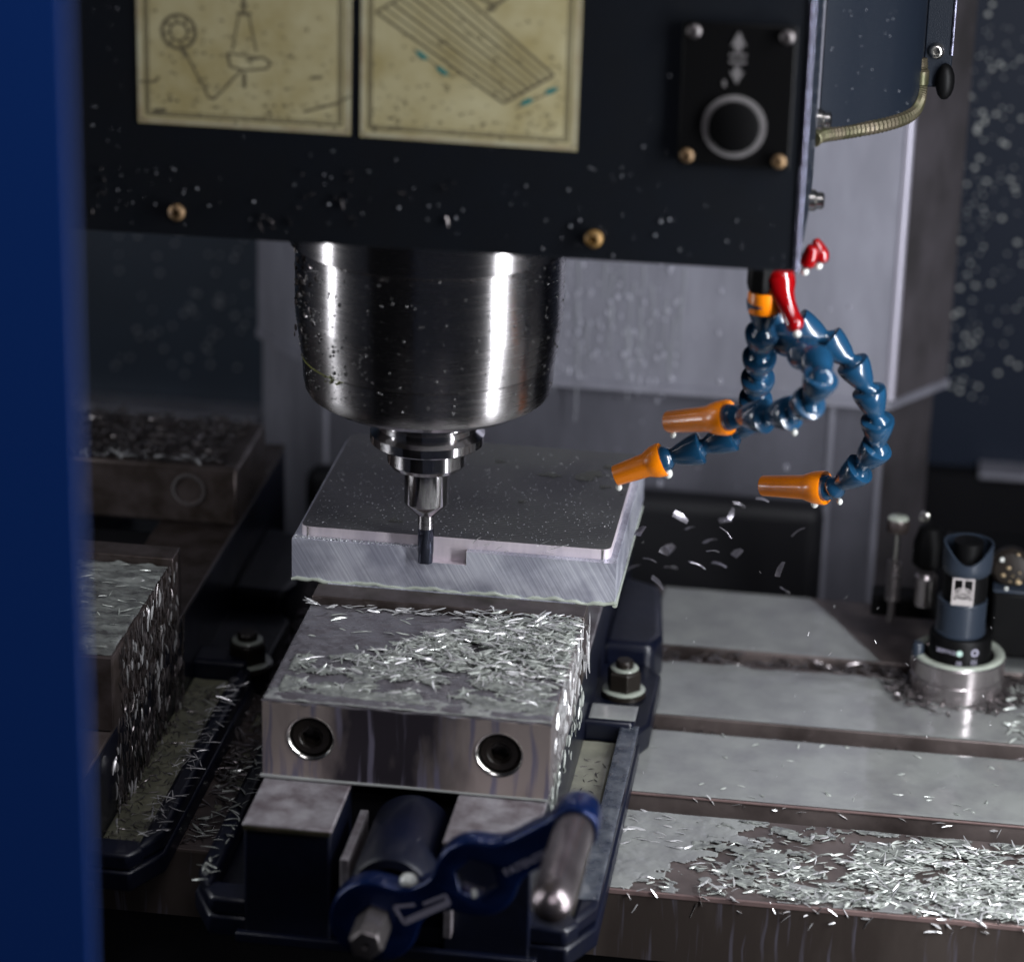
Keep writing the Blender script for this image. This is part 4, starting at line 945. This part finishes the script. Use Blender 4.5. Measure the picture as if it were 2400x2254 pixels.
# 1. heap on the moving jaw
def jaw_pt():
    u, v = rng.rand(), rng.rand(); x = -60+150*u; y = -143+122*v
    edge = 0.46+0.42*np.clip((u-.15)/.6, 0, 1)-.06*np.sin(u*9)
    inside = (v < edge and v > .12 and u > .07) or (u > .62 and v > .3)
    dens = 0.35+0.65*np.clip((u-.25)/.5, 0, 1)*np.clip((v-.22)/.25, 0, 1)
    dens += 0.9*max(0, .25-abs(v-edge))*(1 if u < .65 else 0)
    if v < .30: dens *= .35+.45*u
    dens *= np.clip((clump(x, y, 13, 9, 201)-.40+.28*np.clip((u-.5)*2, 0, 1)*np.clip((v-.3)*3, 0, 1))*9, 0.04, 1)
    return x, y, inside and rng.rand() < dens
def jaw_z(x, y):
    u, v = (x+60)/150, (y+143)/122
    return 112.8+rng.uniform(0, 1)*(0.8+4.6*np.clip((u-.3)/.4, 0, 1)*np.clip((v-.3)/.25, 0, 1))
def heap(name, n, f, zf, m, label, loc, yawc=0.15, yaws=.75, ll=(4.2, 11.5), ww=(.7, 2.0), ps=.17):
    p = scatter(n, f, zf)
    return chip_cloud(name, p, rng.normal(yawc, yaws, n), rng.normal(0, ps, n), rng.uniform(*ll, n), rng.uniform(*ww, n), m, label, loc)
heap('metal_chips', 2100, jaw_pt, jaw_z, M['chip_wet'], 'heap of pale wet aluminium slivers on the front jaw of the centre vise', (30, -80, 112))
heap('metal_chips', 520, jaw_pt, lambda x, y: jaw_z(x, y)+.8, M['chip'], 'bright slivers on top of the heap on the centre vise jaw', (30, -80, 115))
heap('chip_fines', 900, jaw_pt, lambda x, y: jaw_z(x, y)+.4, M['chip_wet'], 'hair fine swarf between the slivers on the centre vise jaw', (30, -80, 113), yaws=1.3, ll=(1.2, 5), ww=(.2, .5), ps=.3)
_p = scatter(70, jaw_pt, lambda x, y: jaw_z(x, y)+1)
chip_cloud('curled_chips', _p, rng.uniform(0, 6.3, 70), rng.normal(.1, .4, 70), rng.uniform(6, 12, 70), rng.uniform(.6, 1.4, 70), M['chip'], 'longer curled chips poking out of the heap on the centre vise jaw', (30, -80, 115), curl=1.3)
# ridge of chips against the jaw plate
heap('metal_chips', 95, lambda: (-58+148*rng.beta(1.2, .8), -21.5-rng.rand()*5, rng.rand() < .9), lambda x, y: 113+rng.rand()*(1.5+(2.5 if x > 10 else .5)), M['chip'], 'row of bright slivers along the foot of the dark jaw plate', (15, -22, 113), yawc=.25, yaws=.4)
heap('metal_chips', 14, lambda: (rng.uniform(-55, 5), rng.uniform(-75, -25), True), lambda x, y: 113.2, M['chip_wet'], 'a few lone slivers floating on the coolant of the centre vise jaw', (-25, -50, 113))
heap('metal_chips', 7, lambda: (-62+rng.uniform(-1, 4), -21-rng.rand()*3, True), lambda x, y: 113.5+rng.rand()*2, M['chip'], 'small bunch of slivers at the left end of the jaw plate', (-60, -22, 114), yawc=-.8, yaws=.2, ll=(7, 11))
# 2. hanging down the right side of the moving jaw
def side_chips(n, x, y0, y1, z0, z1, m, label, s=1.0, bias=1.0, ll=(5, 11)):
    yy = y0+(y1-y0)*rng.rand(n); zz = z0+(z1-z0)*rng.rand(n)**bias
    p = np.stack([x+rng.uniform(0, 1.8, n), yy, zz], 1)
    return chip_cloud('hanging_chips', p, np.full(n, np.pi/2)+rng.normal(0, .1, n), np.pi/2-rng.normal(0.0, .32, n), rng.uniform(*ll, n), rng.uniform(.7, 1.8, n), m, label, (x, (y0+y1)/2, (z0+z1)/2), roll=rng.normal(0, .5, n))
side_chips(150, 91.2, -138, -22, 74, 113, M['chip'], 'wet slivers hanging down the right side of the centre vise jaw', bias=.6)
side_chips(60, 90.2, -150, 0, 50, 74, M['chip_wet'], 'slivers caught on the side rail of the centre vise', bias=.8)
side_chips(12, 93.5, -22, -16, 88, 113, M['chip'], 'long bright slivers hanging from the right end of the jaw plate', ll=(9, 16))
# left vise
side_chips(360, -149.8, -100, 24, 62, 112, M['chip_dark'], 'dull slivers hanging in a curtain on the side of the left vise jaw', bias=.8)
side_chips(330, -149.9, -110, 40, 14, 70, M['chip_dark'], 'dull slivers clinging to the lower side of the left vise')
side_chips(70, -149.4, -95, 24, 50, 110, M['chip'], 'bright slivers among the curtain on the left vise', bias=.8)
side_chips(45, -149.4, -120, 40, 14, 66, M['chip'], 'scattered bright slivers low on the side of the left vise')
heap('metal_chips', 170, lambda: (rng.uniform(-306, -152), rng.uniform(-108, 12), True), lambda x, y: 113.6+rng.rand()*1.6, M['chip_wet'], 'slivers sunk in the coolant on the front jaw of the left vise', (-229, -50, 113), ww=(.5, 1.2))
heap('metal_chips', 700, lambda: (rng.uniform(-307, -160), rng.uniform(185, 266), True), lambda x, y: 143.2-35+rng.rand()*4, M['chip_dark'], 'blurred heap of dull chips on the rear jaw of the left vise', (-229, 225, 108), yaws=1.5, ww=(1.2, 2.6))
heap('metal_chips', 60, lambda: (rng.uniform(-307, -165), rng.uniform(184, 192), True), lambda x, y: 109.5+rng.rand()*2.5, M['chip'], 'bright chips along the front edge of the rear jaw at left', (-229, 188, 110), yaws=1.5, ww=(1.2, 2.6))
# troughs
heap('trough_chips', 70, lambda: (rng.uniform(88, 106), rng.uniform(-150, 10), True), lambda x, y: 15.6, M['chip_dark'], 'thin dark slivers lying in the right trough of the centre vise', (97, -70, 15), yaws=1.2, ww=(.3, .7), ll=(3, 6))
heap('trough_chips', 330, lambda: (rng.uniform(-151, -128), rng.uniform(-140, 60), True), lambda x, y: 16.6+rng.rand(), M['chip_dark'], 'fine dark slivers in the trough of the left vise', (-140, -40, 16), yaws=1.2, ww=(.3, .8), ll=(3, 7))
heap('trough_chips', 120, lambda: (rng.uniform(-131, -116), rng.uniform(-140, 60), True), lambda x, y: 23.5+rng.rand(), M['chip'], 'bright slivers lying on the trough rim of the left vise', (-122, -40, 23), yaws=1.0, ww=(.4, 1.0))
# gap between the vises
heap('metal_chips', 900, lambda: (rng.uniform(-122, -64), rng.uniform(20, 300), True), lambda x, y: .8+rng.rand()*5, M['chip_dark'], 'dark swarf filling the gap between the two vises', (-92, 150, 1), yaws=1.5)
heap('metal_chips', 420, lambda: (lambda x, y: (x, y, rng.rand() < .25+.75*(y > -30)))(rng.uniform(-116, -68), rng.uniform(-106, 20)), lambda x, y: .8+rng.rand()*(3 if y > -40 else 1), M['chip_dark'], 'dull slivers on the table in front of the gap between the vises', (-92, -50, 1), yaws=1.0)
heap('metal_chips', 60, lambda: (rng.uniform(-112, -88), rng.uniform(-104, -15), True), lambda x, y: 1.2+rng.rand(), M['chip_wet'], 'pale slivers near the table edge between the vises', (-100, -60, 1), yaws=.5)
heap('rim_chips', 60, lambda: (rng.uniform(-90, -80), rng.uniform(-190, 30), True), lambda x, y: 23.2+rng.rand()*1.5, M['chip_wet'], 'pale slivers along the left trough rim of the centre vise', (-85, -80, 23), yaws=1.0)
# table front strip
def front_pt():
    x = 125+375*rng.rand(); y = -107+88*rng.rand(); u = (x-150)/200; v = (y+107)/88
    dens = np.clip(u*1.15+(.45-v)*.55, 0.0, 1)*np.clip((1.02-v)*4, 0, 1)
    dens *= np.clip((clump(x, y, 16, 9, 211)-.36+.2*np.clip(u-.5, 0, 1))*9, .05, 1)
    return x, y, rng.rand() < dens**1.35
heap('metal_chips', 3900, front_pt, lambda x, y: .8+rng.rand()*(.6+2.2*np.clip((x-200)/140, 0, 1)), M['chip_wet'], 'wide drift of pale slivers on the front strip of the table at right', (300, -60, 1), yawc=.15, yaws=.55, ll=(4, 8.5), ww=(.9, 1.9))
heap('metal_chips', 600, front_pt, lambda x, y: 1.8+rng.rand()*2, M['chip'], 'bright slivers on top of the drift on the front table strip', (300, -60, 2), yawc=.15, yaws=.7)
heap('chip_fines', 1100, front_pt, lambda x, y: 1+rng.rand()*2, M['chip_wet'], 'hair fine swarf in the drift on the front table strip', (300, -60, 1), yaws=1.3, ll=(1.2, 5), ww=(.2, .5), ps=.3)
_p = scatter(90, front_pt, lambda x, y: 2+rng.rand()*2)
chip_cloud('curled_chips', _p, rng.uniform(0, 6.3, 90), rng.normal(.1, .4, 90), rng.uniform(6, 12, 90), rng.uniform(.6, 1.4, 90), M['chip'], 'longer curled chips poking out of the drift on the front table strip', (300, -60, 3), curl=1.3)
heap('metal_chips', 26, lambda: (rng.uniform(122, 160), rng.uniform(-60, -19), rng.rand() < .8), lambda x, y: 1.2, M['chip'], 'loose slivers on the front table strip beside the vise', (140, -35, 1), yawc=0, yaws=.35)
heap('edge_chips', 60, lambda: (rng.uniform(130, 420), -109.5-rng.rand(), True), lambda x, y: .6-rng.rand()**2*10, M['chip'], 'slivers hooked over the front edge of the table', (280, -109, 0), yaws=.5, ps=.8)
heap('edge_chips', 22, lambda: (rng.uniform(150, 420), 4.4, True), lambda x, y: .6-rng.rand()*5, M['chip'], 'slivers hooked on the edge of the front slot', (280, 4, 0), yaws=.4, ps=.6)
heap('metal_chips', 46, lambda: (rng.uniform(112, 420), rng.uniform(8, 86), True), lambda x, y: .9, M['chip_wet'], 'sparse slivers on the wide wet table strip', (260, 48, 1), yaws=.8, ll=(3, 7))
heap('slot_chips', 520, lambda: (110+330*rng.rand()**.8, rng.uniform(190, 209.5), True), lambda x, y: -8+rng.rand()*7.6+max(0, (x-190)/70)*rng.rand(), M['chip_dark'], 'dirty chips packed in the rear T slot', (260, 200, -4), yaws=1.5, ww=(1.2, 2.6))
heap('slot_chips', 260, lambda: (108+300*rng.rand(), rng.uniform(89, 107.5), True), lambda x, y: -13+rng.rand()*6, M['chip_dark'], 'chips lying in the middle T slot', (250, 98, -10), yaws=1.5, ww=(1, 2))
heap('slot_chips', 230, lambda: (lambda a, r: (303+r*math.cos(a), 180+r*math.sin(a), True))(rng.choice([3.4, 3.9, 5.6, 6.1])+rng.normal(0, .3), 30+rng.rand()**1.5*14), lambda x, y: .8+rng.rand()*3.4, M['chip_dark'], 'dirty chips heaped round the steel ring of the tool setter', (302, 176, 1), yaws=1.5, ww=(1.2, 2.6))
heap('metal_chips', 150, lambda: (rng.uniform(335, 400), rng.uniform(110, 188), True), lambda x, y: .9+rng.rand()*2.5, M['chip_wet'], 'pale chips on the table right of the tool setter', (360, 150, 1), yaws=1.5, ww=(1.2, 2.4))
heap('block_chips', 60, lambda: (rng.uniform(-70, 100), rng.uniform(7, 150), True), lambda x, y: 148.7, M['chip'], 'tiny chips on the milled top of the block', (15, 80, 148), yaws=1.0, ll=(1, 3), ww=(.3, .7))
# curling fresh chips right of the cutter
n = 12
chip_cloud('fresh_chips', np.stack([rng.uniform(24, 75, n), rng.uniform(1, 6, n), rng.uniform(142.6, 149, n)], 1), rng.uniform(-.2, .9, n), rng.uniform(-.2, .7, n), rng.uniform(5, 13, n), rng.uniform(.3, .8, n), M['chip'], 'hair thin fresh chips curling right of the cutter', (50, 3, 145), curl=.5)

# flying chips: one thing each
FP = [(138, 147.7, 0), (163, 140.6, .2), (180, 156.5, .1), (211, 143.4, .5), (129, 127, 1), (161, 132.5, .8), (115, 137.9, .4), (115, 110.1, .1), (137, 125, .7), (171, 146, .9), (150, 118, .3), (196, 121, .6), (140, 112, 1.2), (176, 127, .2), (122, 119, .5), (158, 128, .9), (186, 162, .4), (127, 105, .1), (205, 105, .3), (170, 152, 1.0), (148, 140, .6), (166, 118, .2)]
proto = None
for k, (x, z, ro) in enumerate(FP):
    L, Wd = rng.uniform(6, 12), rng.uniform(3, 6)
    yy = rng.uniform(60, 190)
    mb = MB(); vs = []; fs = []; NI, NJ = 6, 3
    for s_ in (0, .25):
        for i in range(NI+1):
            for j in range(NJ+1):
                u = i/NI-.5; v = (j/NJ-.5)*(1-.8*max(0, u)*1.2)
                vs.append((u*L, v*Wd, 1.2*(.25-u*u)*L*.25+.5*v*v*Wd*.5+s_))
    Q = (NI+1)*(NJ+1)
    for i in range(NI):
        for j in range(NJ):
            a = i*(NJ+1)+j; b = a+1; c = a+NJ+2; d_ = a+NJ+1
            fs.append((a, b, c, d_)); fs.append((Q+a, Q+d_, Q+c, Q+b))
    rim_ = [i*(NJ+1) for i in range(NI+1)]+[NI*(NJ+1)+j for j in range(1, NJ+1)]+[i*(NJ+1)+NJ for i in range(NI-1, -1, -1)]+[j for j in range(NJ-1, 0, -1)]
    for q in range(len(rim_)):
        a, b = rim_[q], rim_[(q+1) % len(rim_)]; fs.append((a, Q+a, Q+b, b))
    mb.add(vs, fs)
    o = mb.build('flying_chip', M['flake'], smooth=60)
    # keep the same line of flight band behind the block
    o.location = Vector((x+(yy-60)*-.13, yy, z-(yy-60)*.385))*MM
    o.rotation_euler = (rng.uniform(-.9, .9), rng.uniform(-.8, .8), rng.uniform(-.7, .7)+ro)
    tag(o, 'curved aluminium flake flying through the air right of the block', 'chip', group='chips flying off to the right of the block')
# fine sparks of airborne slivers
n = 46
chip_cloud('airborne_slivers', np.stack([rng.uniform(95, 330, n), rng.uniform(-60, 150, n), rng.uniform(15, 120, n)], 1), rng.uniform(0, 3, n), rng.uniform(-1.4, 1.4, n), rng.uniform(1.2, 3.2, n), rng.uniform(.25, .5, n), M['chip'], 'tiny slivers in the air above the right of the table', (200, 40, 60))

# ================================================================== DROPLETS ON WALLS
pts = [(rng.uniform(-360, -245), 659.4, rng.uniform(-15, 170)) for _ in range(75)]  # wall drops carry their lamp glints as a pale colour
drops('wall_droplets', pts, [rng.uniform(1.3, 2.4) for _ in pts], M['dropdim'], 'faint coolant droplets on the dark back wall left of the column', (-300, 659, 80), sz=.8)
pts = [(rng.uniform(292, 400), 655.8, 20+rng.rand()*370) for _ in range(230)]+[(rng.normal(303, 7), 655.8, rng.uniform(20, 320)) for _ in range(80)]
drops('wall_droplets', pts, [.6+1.5*rng.rand()**2 for _ in pts], M['drop'], 'many coolant droplets on the dark back wall at the right', (340, 659, 150), sz=.8)
pts = [(-30+rng.rand()**1.2*135, 399.2, 106+rng.rand()**1.3*95) for _ in range(300)]+[(rng.uniform(100, 235), 399.2, rng.uniform(106, 240)) for _ in range(22)]+[(rng.uniform(60, 215), 412.2, rng.uniform(-10, 100)) for _ in range(22)]
drops('cover_droplets', pts, [.5+1.2*rng.rand()**2 for _ in pts], M['lildrop'], 'bright coolant droplets running down the column cover', (140, 400, 150), sz=1.6)
mb = MB()
for k in range(34):
    x = -25+rng.rand()*140; z = rng.uniform(130, 200); mb.tube([(x, 399.6, z), (x+rng.normal(0, 1), 399.6, z-12), (x+rng.normal(0, 1.5), 399.6, z-rng.uniform(25, 60))], [.9, .6, .3], 6)
tag(mb.build('coolant_runs', M['dropdim'], smooth=80, loc=(140, 400, 160)), 'thin coolant runs trickling down the column cover', kind='stuff')

for o in bpy.data.objects:
    if '_o' in o: del o['_o']
